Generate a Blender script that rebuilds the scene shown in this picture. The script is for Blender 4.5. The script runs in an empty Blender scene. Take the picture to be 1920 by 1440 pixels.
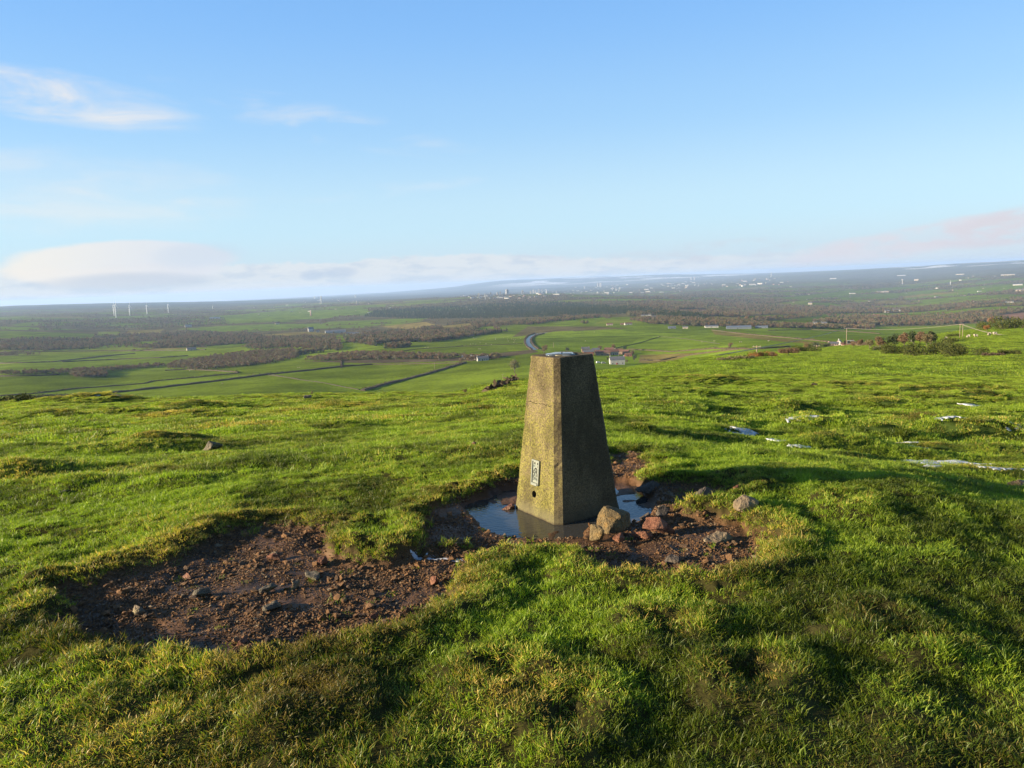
import bpy, bmesh, math, random
import numpy as np
from mathutils import Vector, Matrix

# ------------------------------------------------------------------ camera, sky, sun, exposure
FPX = 1400.0; PITCH = 7.8; ROLL = 2.4; CZ = 1.765
SUN_EL = 13.0; SUN_AZ = -99.0            # degrees from +Y towards +X: the sun stands low on the left
scene = bpy.context.scene
R = math.radians
cam_d = bpy.data.cameras.new('camera'); cam = bpy.data.objects.new('camera', cam_d)
scene.collection.objects.link(cam); scene.camera = cam
cam_d.sensor_width = 36.0; cam_d.lens = 36.0 * FPX / 1920.0
cam_d.clip_start = 0.05; cam_d.clip_end = 120000
_fw = np.array([0, math.cos(R(PITCH)), -math.sin(R(PITCH))])
_r0 = np.array([1.0, 0, 0]); _u0 = np.array([0, math.sin(R(PITCH)), math.cos(R(PITCH))])
_rt = math.cos(R(ROLL)) * _r0 - math.sin(R(ROLL)) * _u0
_up = math.sin(R(ROLL)) * _r0 + math.cos(R(ROLL)) * _u0
cam.matrix_world = Matrix(((_rt[0], _up[0], -_fw[0], 0), (_rt[1], _up[1], -_fw[1], 0), (_rt[2], _up[2], -_fw[2], CZ), (0, 0, 0, 1)))

scene.view_settings.view_transform = 'Standard'; scene.view_settings.look = 'None'
scene.view_settings.exposure = 1.62; scene.view_settings.gamma = 1.0
scene.cycles.use_denoising = True
scene.cycles.max_bounces = 6; scene.cycles.diffuse_bounces = 3; scene.cycles.glossy_bounces = 3
scene.cycles.transmission_bounces = 3; scene.cycles.transparent_max_bounces = 8; scene.cycles.volume_bounces = 1

class G:
    """tiny helper for writing shader maths"""
    def __init__(s, nt): s.nt = nt
    def n(s, t, **k):
        x = s.nt.nodes.new(t)
        for a, b in k.items(): setattr(x, a, b)
        return x
    def put(s, sock, v):
        if v is None: return
        if isinstance(v, bpy.types.NodeSocket): s.nt.links.new(v, sock)
        else:
            if isinstance(v, (tuple, list)) and sock.type == 'RGBA' and len(v) == 3: v = (*v, 1)
            sock.default_value = v
    def m(s, op, a, b=None, c=None, clamp=False):
        x = s.n('ShaderNodeMath', operation=op, use_clamp=clamp)
        for i, v in enumerate((a, b, c)): s.put(x.inputs[i], v)
        return x.outputs[0]
    def mix(s, f, a, b, blend='MIX'):
        x = s.n('ShaderNodeMix', data_type='RGBA', blend_type=blend)
        s.put(x.inputs[0], f); s.put(x.inputs[6], a); s.put(x.inputs[7], b)
        return x.outputs[2]
    def noise(s, vec, scale, detail=3, rough=0.55, dist=0.0, col=False):
        x = s.n('ShaderNodeTexNoise'); s.put(x.inputs['Vector'], vec)
        x.inputs['Scale'].default_value = scale; x.inputs['Detail'].default_value = detail
        x.inputs['Roughness'].default_value = rough; x.inputs['Distortion'].default_value = dist
        return x.outputs['Color' if col else 0]
    def ss(s, v, a, b, c=0.0, d=1.0):
        x = s.n('ShaderNodeMapRange', interpolation_type='SMOOTHSTEP')
        for i, q in enumerate((v, a, b, c, d)): s.put(x.inputs[i], q)
        return x.outputs[0]
    def comb(s, x_, y_, z_):
        x = s.n('ShaderNodeCombineXYZ')
        for i, v in enumerate((x_, y_, z_)): s.put(x.inputs[i], v)
        return x.outputs[0]
    def scalev(s, v, sc):
        x = s.n('ShaderNodeVectorMath', operation='MULTIPLY'); s.put(x.inputs[0], v); x.inputs[1].default_value = sc
        return x.outputs[0]
    def bump(s, h, strength=0.5, dist=0.02):
        x = s.n('ShaderNodeBump'); x.inputs['Strength'].default_value = strength
        x.inputs['Distance'].default_value = dist; s.put(x.inputs['Height'], h)
        return x.outputs[0]

# ---- world: physical sky, with clouds far away in it
world = bpy.data.worlds.new("World"); scene.world = world; world.use_nodes = True
wn = world.node_tree; wn.nodes.clear(); g = G(wn)
sky = g.n('ShaderNodeTexSky', sky_type='NISHITA'); sky.sun_disc = False
sky.sun_elevation = R(SUN_EL); sky.sun_rotation = R(SUN_AZ)
sky.altitude = 250; sky.air_density = 1.0; sky.dust_density = 0.35; sky.ozone_density = 2.2
tc = g.n('ShaderNodeTexCoord'); sep = g.n('ShaderNodeSeparateXYZ'); wn.links.new(tc.outputs['Generated'], sep.inputs[0])
dx, dy, dz = sep.outputs
AZ = g.m('MULTIPLY', g.m('ARCTAN2', dx, dy), 180 / math.pi)
EL = g.m('MULTIPLY', g.m('ARCSINE', dz), 180 / math.pi)
def cloudvec(sx, sy, off=0.0): return g.comb(g.m('MULTIPLY', AZ, sx), g.m('MULTIPLY', EL, sy), off)
wa = g.m('SUBTRACT', g.noise(cloudvec(.10, .35), 1.0, 5, .6), .5)
wb = g.m('SUBTRACT', g.noise(cloudvec(.35, .9, 7.0), 1.0, 5, .6), .5)
def blob(az, el, ra, re, warp=1.0, tilt=0.0, soft=.55):
    a = g.m('DIVIDE', g.m('SUBTRACT', AZ, az), ra)
    e = g.m('SUBTRACT', g.m('SUBTRACT', EL, el), g.m('MULTIPLY', g.m('SUBTRACT', AZ, az), tilt))
    e = g.m('ADD', g.m('DIVIDE', e, re), g.m('MULTIPLY', wa, 1.6 * warp)); a = g.m('ADD', a, g.m('MULTIPLY', wb, .9 * warp))
    r = g.m('ADD', g.m('MULTIPLY', a, a), g.m('MULTIPLY', e, e))
    return g.ss(r, 1.0 + soft, 1.0 - soft)
base = sky.outputs[0]
hs = g.n('ShaderNodeHueSaturation'); hs.inputs['Hue'].default_value = .5; hs.inputs['Saturation'].default_value = SKY_SAT = 1.0
hs.inputs['Value'].default_value = 1.0; wn.links.new(base, hs.inputs['Color']); base = hs.outputs[0]
SKYTINT = (0.86, 1.0, 1.12)
base = g.mix(1.0, base, SKYTINT, 'MULTIPLY')
low = g.ss(EL, 40, 17, 1.0, 1.35); base = g.mix(1.0, base, g.comb(low, low, low), 'MULTIPLY')
WHITE = (5.13, 5.13, 5.26); BLUEW = (3.96, 4.58, 5.20); CREAM = (5.40, 5.13, 4.85); PINK = (4.37, 4.31, 4.67)
wisp = g.noise(cloudvec(.12, .6, 3.0), 1.0, 6, .62, .6)
# paler towards the horizon
def seen(r, g_, b_):      # sky radiance that the exposure shows as this value
    return tuple((((v / 255 + .055) / 1.055) ** 2.4) / (.056 * 2 ** 1.62) for v in (r, g_, b_))
grad = g.mix(g.ss(EL, 5, 12), seen(199, 231, 250), seen(170, 215, 253)); grad = g.mix(g.ss(EL, 9, 20), grad, seen(136, 193, 254))
hz = g.ss(EL, 34, 16, .0, .85); base = g.mix(hz, base, grad)
# high thin cirrus, upper left
c = g.m('MULTIPLY', blob(-29.5, 12.6, 7.0, 1.35, .55, -.10, .8), g.ss(wisp, .34, .68, .1, .85)); base = g.mix(c, base, CREAM)
c = g.m('MULTIPLY', blob(-12.5, 11.6, 9, 1.1, 1.0, -.20, .9), g.ss(wisp, .44, .74, 0, .34)); base = g.mix(c, base, CREAM)
c = g.m('MULTIPLY', blob(-9, 7.0, 6, .5, .8, .08, .9), g.ss(wisp, .40, .72, 0, .3)); base = g.mix(c, base, WHITE)
c = g.m('MULTIPLY', blob(-32, 7.0, 12, 2.2, 1.0, -.02, .9), g.ss(wisp, .35, .75, .10, .45)); base = g.mix(c, base, CREAM)
# pale veil just above the horizon
veil = g.ss(EL, 4.5, -.3, 0, .80); base = g.mix(veil, base, seen(208, 222, 236))
# long low bank
bn = g.noise(cloudvec(.22, .8, 5.0), 1.0, 6, .6)
fn = g.noise(cloudvec(1.1, 3.2, 15.0), 1.0, 5, .6)
edge = g.m('ADD', g.m('ADD', 1.75, g.m('MULTIPLY', fn, .75)), g.m('ADD', g.m('MULTIPLY', g.m('SUBTRACT', bn, .5), 1.5), g.m('MULTIPLY', g.ss(AZ, -5, 14), -.9)))
bank = g.m('MULTIPLY', g.ss(g.m('SUBTRACT', EL, edge), .10, -.18), g.m('MULTIPLY', g.ss(AZ, 34, 8, .35, 1), g.ss(AZ, -60, -30)))
base = g.mix(g.m('MULTIPLY', bank, .62), base, (4.92, 4.85, 4.92))
tuft = g.noise(cloudvec(.35, 1.3, 9.0), 1.0, 4, .55)
tuft = g.m('ADD', g.m('MULTIPLY', tuft, .7), g.m('MULTIPLY', g.noise(cloudvec(1.0, 3.0, 22.0), 1.0, 5, .6), .3)); dk = g.m('MULTIPLY', bank, g.ss(tuft, .46, .62, 0, .75)); base = g.mix(dk, base, (3.42, 3.96, 4.65))
# the big lens of cloud on the left, lit from the left, blue-grey below
lens = g.m('MULTIPLY', blob(-26.8, 2.3, 7.0, 1.5, .38, .02, .22), .85)
base = g.mix(lens, base, g.mix(g.ss(AZ, -35, -21), (5.67, 5.26, 4.72), (4.51, 4.65, 5.06)))
under = g.m('MULTIPLY', blob(-26.3, 1.05, 5.0, .55, .5, 0, .8), .75); base = g.mix(under, base, (3.35, 3.76, 4.37))
under = g.m('MULTIPLY', blob(-22.0, 2.7, 2.8, .8, .6, .05, .8), .45); base = g.mix(under, base, (3.55, 4.17, 4.92))
# two small grey-blue scraps
for a_, e_, w_ in ((-14.5, 1.05, .8), (-12.4, 1.2, 1.1)):
    under = g.m('MULTIPLY', blob(a_, e_, w_, .38, .7, 0, .8), .65); base = g.mix(under, base, (3.01, 3.62, 4.51))
# pink-grey drift on the right
pk = g.m('ADD', g.m('MULTIPLY', g.noise(cloudvec(.20, .75, 12.0), 1.0, 6, .58), .55), g.m('MULTIPLY', g.noise(cloudvec(.6, 1.9, 18.0), 1.0, 6, .62), .45))
c = g.m('MULTIPLY', blob(28.0, 1.5, 8.0, .95, 1.0, .16, .6), g.ss(pk, .38, .55, .25, 1.0)); base = g.mix(c, base, PINK)
c = g.m('MULTIPLY', blob(35.0, 2.4, 5.5, 1.1, .9, .16, .6), g.ss(pk, .40, .56, .2, 1.0)); base = g.mix(c, base, (4.24, 4.10, 4.44))
c = g.m('MULTIPLY', blob(14, 1.5, 8, .65, 1.2, .04, .7), g.ss(pk, .4, .62, 0, .6)); base = g.mix(c, base, (3.76, 4.03, 4.51))
bg = g.n('ShaderNodeBackground'); bg.inputs['Strength'].default_value = 0.056; wn.links.new(base, bg.inputs['Color'])
wo = g.n('ShaderNodeOutputWorld'); wn.links.new(bg.outputs[0], wo.inputs['Surface'])
world.cycles.sampling_method = 'MANUAL'; world.cycles.sample_map_resolution = 1024

sd = bpy.data.lights.new('sun', 'SUN'); sd.energy = 5.0; sd.angle = R(0.5); sd.color = (1.0, .82, .56)
sun = bpy.data.objects.new('sun', sd); scene.collection.objects.link(sun)
_s = Vector((math.sin(R(SUN_AZ)) * math.cos(R(SUN_EL)), math.cos(R(SUN_AZ)) * math.cos(R(SUN_EL)), math.sin(R(SUN_EL))))
sun.rotation_euler = _s.to_track_quat('Z', 'Y').to_euler(); sun.location = _s * 50

# ------------------------------------------------------------------ numbers: noise, camera rays
def _h(ix, iy, seed):
    n = (ix.astype(np.int64) * 374761393 + iy.astype(np.int64) * 668265263 + seed * 1442695041) & 0xFFFFFFFF
    n = ((n ^ (n >> 13)) * 1274126177) & 0xFFFFFFFF
    return ((n ^ (n >> 16)) & 0xFFFFFF) / 16777216.0
def vn(x, y, seed=0):
    x = np.asarray(x, float); y = np.asarray(y, float)
    ix = np.floor(x); iy = np.floor(y); fx = x - ix; fy = y - iy
    fx = fx * fx * fx * (fx * (fx * 6 - 15) + 10); fy = fy * fy * fy * (fy * (fy * 6 - 15) + 10)
    a = _h(ix, iy, seed); b = _h(ix + 1, iy, seed); c = _h(ix, iy + 1, seed); d = _h(ix + 1, iy + 1, seed)
    return (a + (b - a) * fx) * (1 - fy) + (c + (d - c) * fx) * fy - .5
def fbm(x, y, seed=0, o=3):
    r = 0; a = 1.0
    for i in range(o):
        r = r + a * vn(x * 2.03 ** i + 17.3 * i, y * 2.03 ** i - 9.1 * i, seed + i); a *= .5
    return r
def sst(x, a, b):
    t = np.clip((x - a) / (b - a), 0, 1); return t * t * (3 - 2 * t)
def ray(px, py):
    px = np.asarray(px, float)[..., None]; py = np.asarray(py, float)[..., None]
    d = (px - 960) * _rt + (720 - py) * _up + FPX * _fw
    return d / np.hypot(d[..., 0], d[..., 1])[..., None]          # unit horizontal length
def on_plane(pts, z=0.05):
    """photo outline laid on the ground; a third number is the height of the rim there"""
    zz = np.array([q[2] if len(q) > 2 else z for q in pts]); p = np.array([q[:2] for q in pts], float); r = ray(p[:, 0], p[:, 1]); t = (zz - CZ) / r[:, 2]
    return np.stack([r[:, 0] * t, r[:, 1] * t], 1)
def sdf_poly(x, y, poly):
    """signed distance, positive inside"""
    d = np.full(x.shape, 1e9); ins = np.zeros(x.shape, bool); n = len(poly)
    for i in range(n):
        ax, ay = poly[i]; bx, by = poly[(i + 1) % n]
        ex, ey = bx - ax, by - ay; wx, wy = x - ax, y - ay
        t = np.clip((wx * ex + wy * ey) / (ex * ex + ey * ey + 1e-12), 0, 1)
        d = np.minimum(d, np.hypot(wx - ex * t, wy - ey * t))
        c = ((ay > y) != (by > y))
        with np.errstate(divide='ignore', invalid='ignore'):
            c &= x < (bx - ax) * (y - ay) / (by - ay if by != ay else 1e-9) + ax
        ins ^= c
    return np.where(ins, d, -d)

# ------------------------------------------------------------------ terrain height
DIST = np.array([1.5, 3, 6, 8, 10, 15, 25, 40, 60, 100, 160, 250, 330, 400, 600, 900, 1300, 2000, 3000, 4500, 7000, 10000, 14000, 20000, 30000, 42000], float)
COLS = np.array([0, 240, 480, 720, 840, 960, 1200, 1440, 1680, 1920], float)
# degrees below eye level, from 10 m outwards
ANG = np.array([
 [10.6, 9.2, 7.9, 6.8, 6.4, 7.6, 9.0, 9.2, 9.0, 8.6, 7.0, 5.5, 4.2, 3.2, 1.95, 1.35, .80, .45, .22, .35, .40, .40],
 [11.2, 9.9, 8.6, 7.4, 6.95, 8.2, 9.5, 9.8, 9.4, 9.0, 7.4, 5.9, 4.7, 3.5, 2.40, 1.60, .95, .60, .35, .50, .50, .50],
 [11.6, 10.3, 9.0, 8.0, 7.5, 8.7, 10., 10.5, 10., 9.5, 7.6, 5.9, 4.8, 3.6, 2.60, 1.80, 1.2, .85, .60, .60, .55, .50],
 [11.8, 10.5, 9.3, 8.4, 8.1, 9.0, 10.2, 10.5, 10.2, 9.9, 8.3, 6.1, 4.5, 3.6, 2.75, 1.75, 1.05, .95, .75, .60, .45, .40],
 [11.7, 10.4, 9.3, 8.6, 8.4, 9.1, 10., 10.3, 10., 9.6, 8.1, 6.0, 4.5, 3.45, 2.65, 1.72, 1.03, 1.0, .80, .60, .25, .3],
 [11.6, 10.2, 9.0, 8.1, 7.65, 7.9, 8.6, 9.2, 9.1, 8.9, 7.7, 5.9, 4.5, 3.3, 2.50, 1.70, 1.0, 1.0, .80, .55, -.12, .0],
 [12.2, 10.7, 9.2, 8.2, 7.45, 7.0, 6.85, 7.2, 7.4, 7.5, 6.9, 6.45, 4.6, 3.2, 2.35, 1.80, 1.35, 1.05, .75, .45, -.08, .0],
 [13.4, 11.9, 10.1, 8.8, 7.65, 6.5, 6.0, 5.87, 6.1, 6.3, 6.5, 5.3, 4.5, 3.5, 2.90, 2.30, 1.5, 1.0, .60, .30, .15, .2],
 [14.0, 12.2, 10.3, 8.9, 7.7, 6.5, 6.0, 5.4, 5.0, 5.1, 5.6, 5.3, 4.6, 3.9, 3.20, 2.55, 1.65, 1.05, .55, .12, .2, .2],
 [14.4, 12.3, 10.3, 8.9, 7.6, 6.3, 5.4, 4.5, 4.15, 4.2, 4.4, 4.4, 4.2, 3.7, 2.90, 2.10, 1.3, .75, .35, .02, .2, .2]])
ZT = CZ - DIST[4:] * np.tan(np.radians(ANG))
NEAR = np.array([[.13, .13, .08, -.02]] * 6 + [[.13, .13, .09, -.04], [.13, .13, .12, -.12], [.13, .13, .11, -.20], [.13, .10, .02, -.33]])
ZT = np.concatenate([NEAR, ZT], 1)
_rr = ray(COLS, np.full(len(COLS), 640.0)); AZC = np.arctan2(_rr[:, 0], _rr[:, 1])
AZC = np.concatenate([[-math.pi, -2.2, -1.1], AZC, [1.1, 2.2, math.pi]])
ZT = np.concatenate([ZT[:1] * 0 + ZT[0] * .9, ZT[:1] * .9, ZT[:1], ZT, ZT[-1:], ZT[-1:] * .9 + ZT[:1] * .1, ZT[:1] * .9])
LD = np.log(DIST)
def hermite(xk, yk, xq):
    """monotone cubic along the last axis of yk"""
    h = np.diff(xk); s = np.diff(yk, axis=-1) / h
    m = np.zeros_like(yk)
    a, b = s[..., :-1], s[..., 1:]
    with np.errstate(divide='ignore', invalid='ignore'):
        hm = np.where(a * b > 0, 2 * a * b / (a + b), 0)
    m[..., 1:-1] = hm; m[..., 0] = s[..., 0]; m[..., -1] = s[..., -1]
    i = np.clip(np.searchsorted(xk, xq) - 1, 0, len(xk) - 2); t = (xq - xk[i]) / h[i]
    y0, y1, m0, m1 = yk[..., i], yk[..., i + 1], m[..., i] * h[i], m[..., i + 1] * h[i]
    return (2*t**3 - 3*t**2 + 1) * y0 + (t**3 - 2*t**2 + t) * m0 + (-2*t**3 + 3*t**2) * y1 + (t**3 - t**2) * m1
NL, NA = 1600, 1440
_lq = np.linspace(LD[0], LD[-1], NL); _aq = np.linspace(-math.pi, math.pi, NA)
FINE = hermite(AZC, hermite(LD, ZT, _lq).T, _aq).T          # (NA, NL)
def macro(x, y):
    d = np.hypot(x, y); a = np.arctan2(x, y)
    u = np.clip((np.log(np.maximum(d, 1.5)) - LD[0]) / (LD[-1] - LD[0]) * (NL - 1), 0, NL - 1.001)
    v = np.clip((a + math.pi) / (2 * math.pi) * (NA - 1), 0, NA - 1.001)
    i = u.astype(int); j = v.astype(int); fu = u - i; fv = v - j
    return (FINE[j, i] * (1 - fu) + FINE[j, i + 1] * fu) * (1 - fv) + (FINE[j + 1, i] * (1 - fu) + FINE[j + 1, i + 1] * fu) * fv

BARE_A = on_plane([(95,1135),(140,1105),(200,1078),(250,1068),(330,1040),(380,1015),(430,1000),(500,985),(560,985),(610,1002),(596,1035),(650,1048),(720,1046),(790,1036),(870,1032),(925,1045),(905,1085),(850,1118,.12),(770,1160,.16),(700,1175,.16),(560,1200,.16),(440,1208,.16),(330,1200,.16),(230,1203,.16),(150,1172,.14)])
BARE_B = on_plane([(775,985),(800,965),(845,930),(900,912),(960,893),(1060,885),(1140,862),(1180,850),(1225,878),(1222,902),(1290,920),(1350,912),(1395,905),(1404,925),(1345,945),(1290,962),(1380,975),(1440,990),(1440,1035,.10),(1400,1050,.16),(1330,1062,.18),(1230,1046,.18),(1110,1045,.18),(1090,1016,.17),(1050,1010,.17),(950,1006,.17),(890,1022,.14),(840,1032),(790,1015)])
BARE_C = on_plane([(1130,845),(1210,842),(1235,880),(1200,900),(1150,900)])
POOL_L = on_plane([(865,950),(900,932),(960,915),(1010,925),(1080,940),(1120,985),(1090,1018),(1000,1018),(930,1010),(890,985)], 0.0)
POOL_R = on_plane([(1120,905),(1165,905),(1200,910),(1215,925),(1235,945),(1225,968),(1190,985),(1120,1000),(1090,985),(1110,940)], 0.0)
SCRAPES = [on_plane(p) for p in (
    [(930,1290),(965,1282),(1010,1335),(1020,1350),(980,1345),(945,1315)],
    [(1040,1360),(1070,1345),(1085,1380),(1070,1420),(1035,1400)],
    [(1560,955),(1600,955),(1608,972),(1580,976)],
    [(1650,1192),(1680,1200),(1740,1232),(1720,1240),(1660,1212)],
    [(1215,1205),(1265,1212),(1290,1240),(1255,1235)],
    [(1370,1300),(1400,1290),(1420,1330),(1395,1335)],
    [(565,1330),(590,1325),(600,1345),(575,1345)])]
# px, py, half length (photo pixels), height (photo pixels), long-axis degrees from the x axis
MOUNDS_PX = [(245,848,95,17,14),(305,836,60,15,8),(180,757,95,11,3),(25,884,60,15,5),(95,785,55,7,0),(150,907,45,11,5),(455,804,80,9,6),(330,786,70,9,0),(225,778,60,7,0),(600,808,80,11,5),
    (1330,718,80,8,2),(1590,724,90,7,2),(1760,730,70,6,0),(1480,773,60,13,3),(1540,802,75,15,-4),(1650,818,45,13,0),(1840,818,85,24,-8),(1570,842,70,13,4),(1640,768,60,9,0),(1850,752,70,9,0),
    (1395,818,60,11,10),(880,774,60,8,0),(760,788,60,8,5),(640,767,60,7,0),(1195,808,35,9,0),(1260,762,60,8,0),(1830,882,60,9,0),(1890,852,50,9,0),(560,777,70,8,4),(60,842,70,9,5),(380,767,70,8,0),
    (1340,790,60,8,0),(1700,790,60,8,0),(1740,842,60,9,0),(450,872,60,8,8),(330,905,60,8,8)]
_m = np.array(MOUNDS_PX, float)
def hit_base(px, py, hf=macro, n=900, d0=1.6, d1=41000):
    """where a ray through a photo pixel first meets the ground"""
    px = np.atleast_1d(np.asarray(px, float)); py = np.atleast_1d(np.asarray(py, float)); r = ray(px, py)
    ds = np.exp(np.linspace(math.log(d0), math.log(d1), n))
    X = r[:, 0, None] * ds; Y = r[:, 1, None] * ds; Zr = CZ + r[:, 2, None] * ds
    below = Zr <= hf(X, Y); k = np.argmax(below, 1); ok = below.any(1); k = np.maximum(k, 1)
    lo = ds[k - 1]; hi = ds[k]
    for _ in range(18):
        mid = (lo + hi) / 2; b = CZ + r[:, 2] * mid <= hf(r[:, 0] * mid, r[:, 1] * mid)
        hi = np.where(b, mid, hi); lo = np.where(b, lo, mid)
    return r[:, 0] * hi, r[:, 1] * hi, CZ + r[:, 2] * hi, ok
_mx, _my, _, _ = hit_base(_m[:, 0], _m[:, 1])
_md = np.hypot(_mx, _my) / FPX * 1.12
MOUNDS = np.stack([_mx, _my, _m[:, 2] * _md, _m[:, 2] * _md * .5 + .1, _m[:, 3] * _md * 1.1, np.radians(_m[:, 4])], 1)

def moundness(x, y):
    t = np.zeros(x.shape)
    for mx, my, a, b, hh, th in MOUNDS:
        m = (np.abs(x - mx) < 2.5 * a) & (np.abs(y - my) < 2.5 * a)
        if m.any():
            X = x[m] - mx; Y = y[m] - my; u = (X * math.cos(th) + Y * math.sin(th)) / a; v = (-X * math.sin(th) + Y * math.cos(th)) / b; t[m] = np.maximum(t[m], np.exp(-(u * u + v * v) * 1.1))
    return t
def masks(x, y):
    """bare-earth factor 0..1, pool factor, signed distance to the rim"""
    shp = x.shape; xf = x.ravel(); yf = y.ravel(); b = np.zeros(xf.shape); pool = np.zeros(xf.shape); sd_ = np.full(xf.shape, -9.0)
    near = (np.hypot(xf, yf) < 12) & (yf > 1)
    if near.any():
        X = xf[near]; Y = yf[near]
        w = fbm(X * 3.5, Y * 3.5, 31, 3) * .20 + fbm(X * 14, Y * 14, 33, 2) * .09
        s = np.maximum.reduce([sdf_poly(X, Y, BARE_A) + .07 * sst(X, .1, -.9), sdf_poly(X, Y, BARE_B) + .03 * sst(X, .9, 1.4), sdf_poly(X, Y, BARE_C)]) + w
        sc = np.full(X.shape, -9.0)
        for p in SCRAPES: sc = np.maximum(sc, sdf_poly(X, Y, p))
        sc = sc + w * .5
        b[near] = np.maximum(sst(s, -.03, .13), .42 * sst(sc, -.03, .05))
        sd_[near] = np.maximum(s, sc)
        pl = np.maximum(sdf_poly(X, Y, POOL_L), sdf_poly(X, Y, POOL_R)) + w * .35
        pool[near] = sst(pl, -.05, .06)
    return b.reshape(shp), pool.reshape(shp), sd_.reshape(shp)

def H(x, y, detail=True):
    x = np.asarray(x, float); y = np.asarray(y, float); d = np.hypot(x, y)
    z = macro(x, y)
    # rolling country
    z = z + fbm(x / 420, y / 420, 5, 2) * 8 * sst(d, 500, 1100) + fbm(x / 1400, y / 1400, 8, 3) * 22 * sst(d, 2600, 6000)
    z = z + fbm(x / 38, y / 38, 15, 2) * .5 * sst(d, 45, 120) * (1 - sst(d, 180, 450))
    rough = sst(d, 6, 14) * (1 - sst(d, 48, 75) * .85)
    if detail:
        rt_ = 1 + .9 * sst(np.degrees(np.arctan2(x, y)), 4, 16); z = z + rough * rt_ * .125 * np.maximum(fbm(x / 1.5, y / 1.0, 21, 3), -.2)
        z = z + rough * sst(d, 13, 30) * .26 * np.maximum(fbm(x / 3.6, y / 2.6, 24, 3), -.2)
        for mx, my, a, b, hh, th in MOUNDS:
            m = (np.abs(x - mx) < 3 * a) & (np.abs(y - my) < 3 * a)
            if not m.any(): continue
            X = x[m] - mx; Y = y[m] - my; u = (X * math.cos(th) + Y * math.sin(th)) / a; v = (-X * math.sin(th) + Y * math.cos(th)) / b
            z[m] = z[m] + hh * np.exp(-(u * u + v * v) * 1.1) * (1 + .5 * fbm(X * 2.2, Y * 2.2, 41, 2))
        nr = 1 - sst(d, 9, 16)
        turf = .034 * fbm(x / .8, y / .8, 51, 2) + .030 * fbm(x / .24, y / .24, 53, 2) + .02 * vn(x / .09, y / .09, 55)
        z = z + turf * nr
        bare, pool, s = masks(x, y)
        rim = .045 * np.exp(-((s + .12) / .11) ** 2) * (s > -1)
        z = z + rim
        lvl = .028 + .035 * fbm(x / .5, y / .5, 61, 2) + .018 * fbm(x / .13, y / .13, 63, 2) + .008 * vn(x / .045, y / .045, 65)
        lvl = lvl + .03 * sst(np.hypot(x + 1.2, y - 4.1), .6, 1.6) - pool * .065
        z = np.where(bare > 0, z * (1 - bare) + np.minimum(lvl, z) * bare, z)
    return z
def hit(px, py): return hit_base(px, py, lambda a, b: H(a, b, False))

# ------------------------------------------------------------------ object helpers
rng = np.random.default_rng(7); random.seed(7)
ROOT = scene.collection
def tag(o, label=None, cat=None, group=None, kind=None):
    if label: o['label'] = label
    if cat: o['category'] = cat
    if group: o['group'] = group
    if kind: o['kind'] = kind
    return o
def link(o, parent=None):
    ROOT.objects.link(o)
    if parent: o.parent = parent
    return o
def thing(name, label, cat, loc=(0, 0, 0), rz=0.0, group=None):
    o = bpy.data.objects.new(name, None); o.location = loc; o.rotation_euler = (0, 0, rz); o.empty_display_size = .1
    link(o); return tag(o, label, cat, group)
def np_mesh(name, V, F, mat=None, smooth=False, attrs=None):
    me = bpy.data.meshes.new(name); V = np.asarray(V, np.float32); me.vertices.add(len(V)); me.vertices.foreach_set('co', V.ravel())
    if isinstance(F, np.ndarray):
        k = F.shape[1]; me.loops.add(F.size); me.loops.foreach_set('vertex_index', F.astype(np.int32).ravel())
        me.polygons.add(len(F)); me.polygons.foreach_set('loop_start', np.arange(0, F.size, k, dtype=np.int32))
    else:
        flat = [i for f in F for i in f]; st = np.cumsum([0] + [len(f) for f in F[:-1]])
        me.loops.add(len(flat)); me.loops.foreach_set('vertex_index', flat); me.polygons.add(len(F)); me.polygons.foreach_set('loop_start', st)
    me.update(calc_edges=True)
    me.polygons.foreach_set('use_smooth', [smooth] * len(me.polygons))
    if mat: me.materials.append(mat)
    for k, (ty, arr) in (attrs or {}).items():
        a = me.attributes.new(k, ty, 'POINT'); arr = np.asarray(arr, np.float32)
        a.data.foreach_set({'FLOAT': 'value', 'FLOAT_VECTOR': 'vector', 'FLOAT_COLOR': 'color'}[ty], arr.ravel())
    return me
def obj(name, me, parent=None, loc=None):
    o = bpy.data.objects.new(name, me); link(o, parent)
    if loc is not None: o.location = loc
    return o
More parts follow.
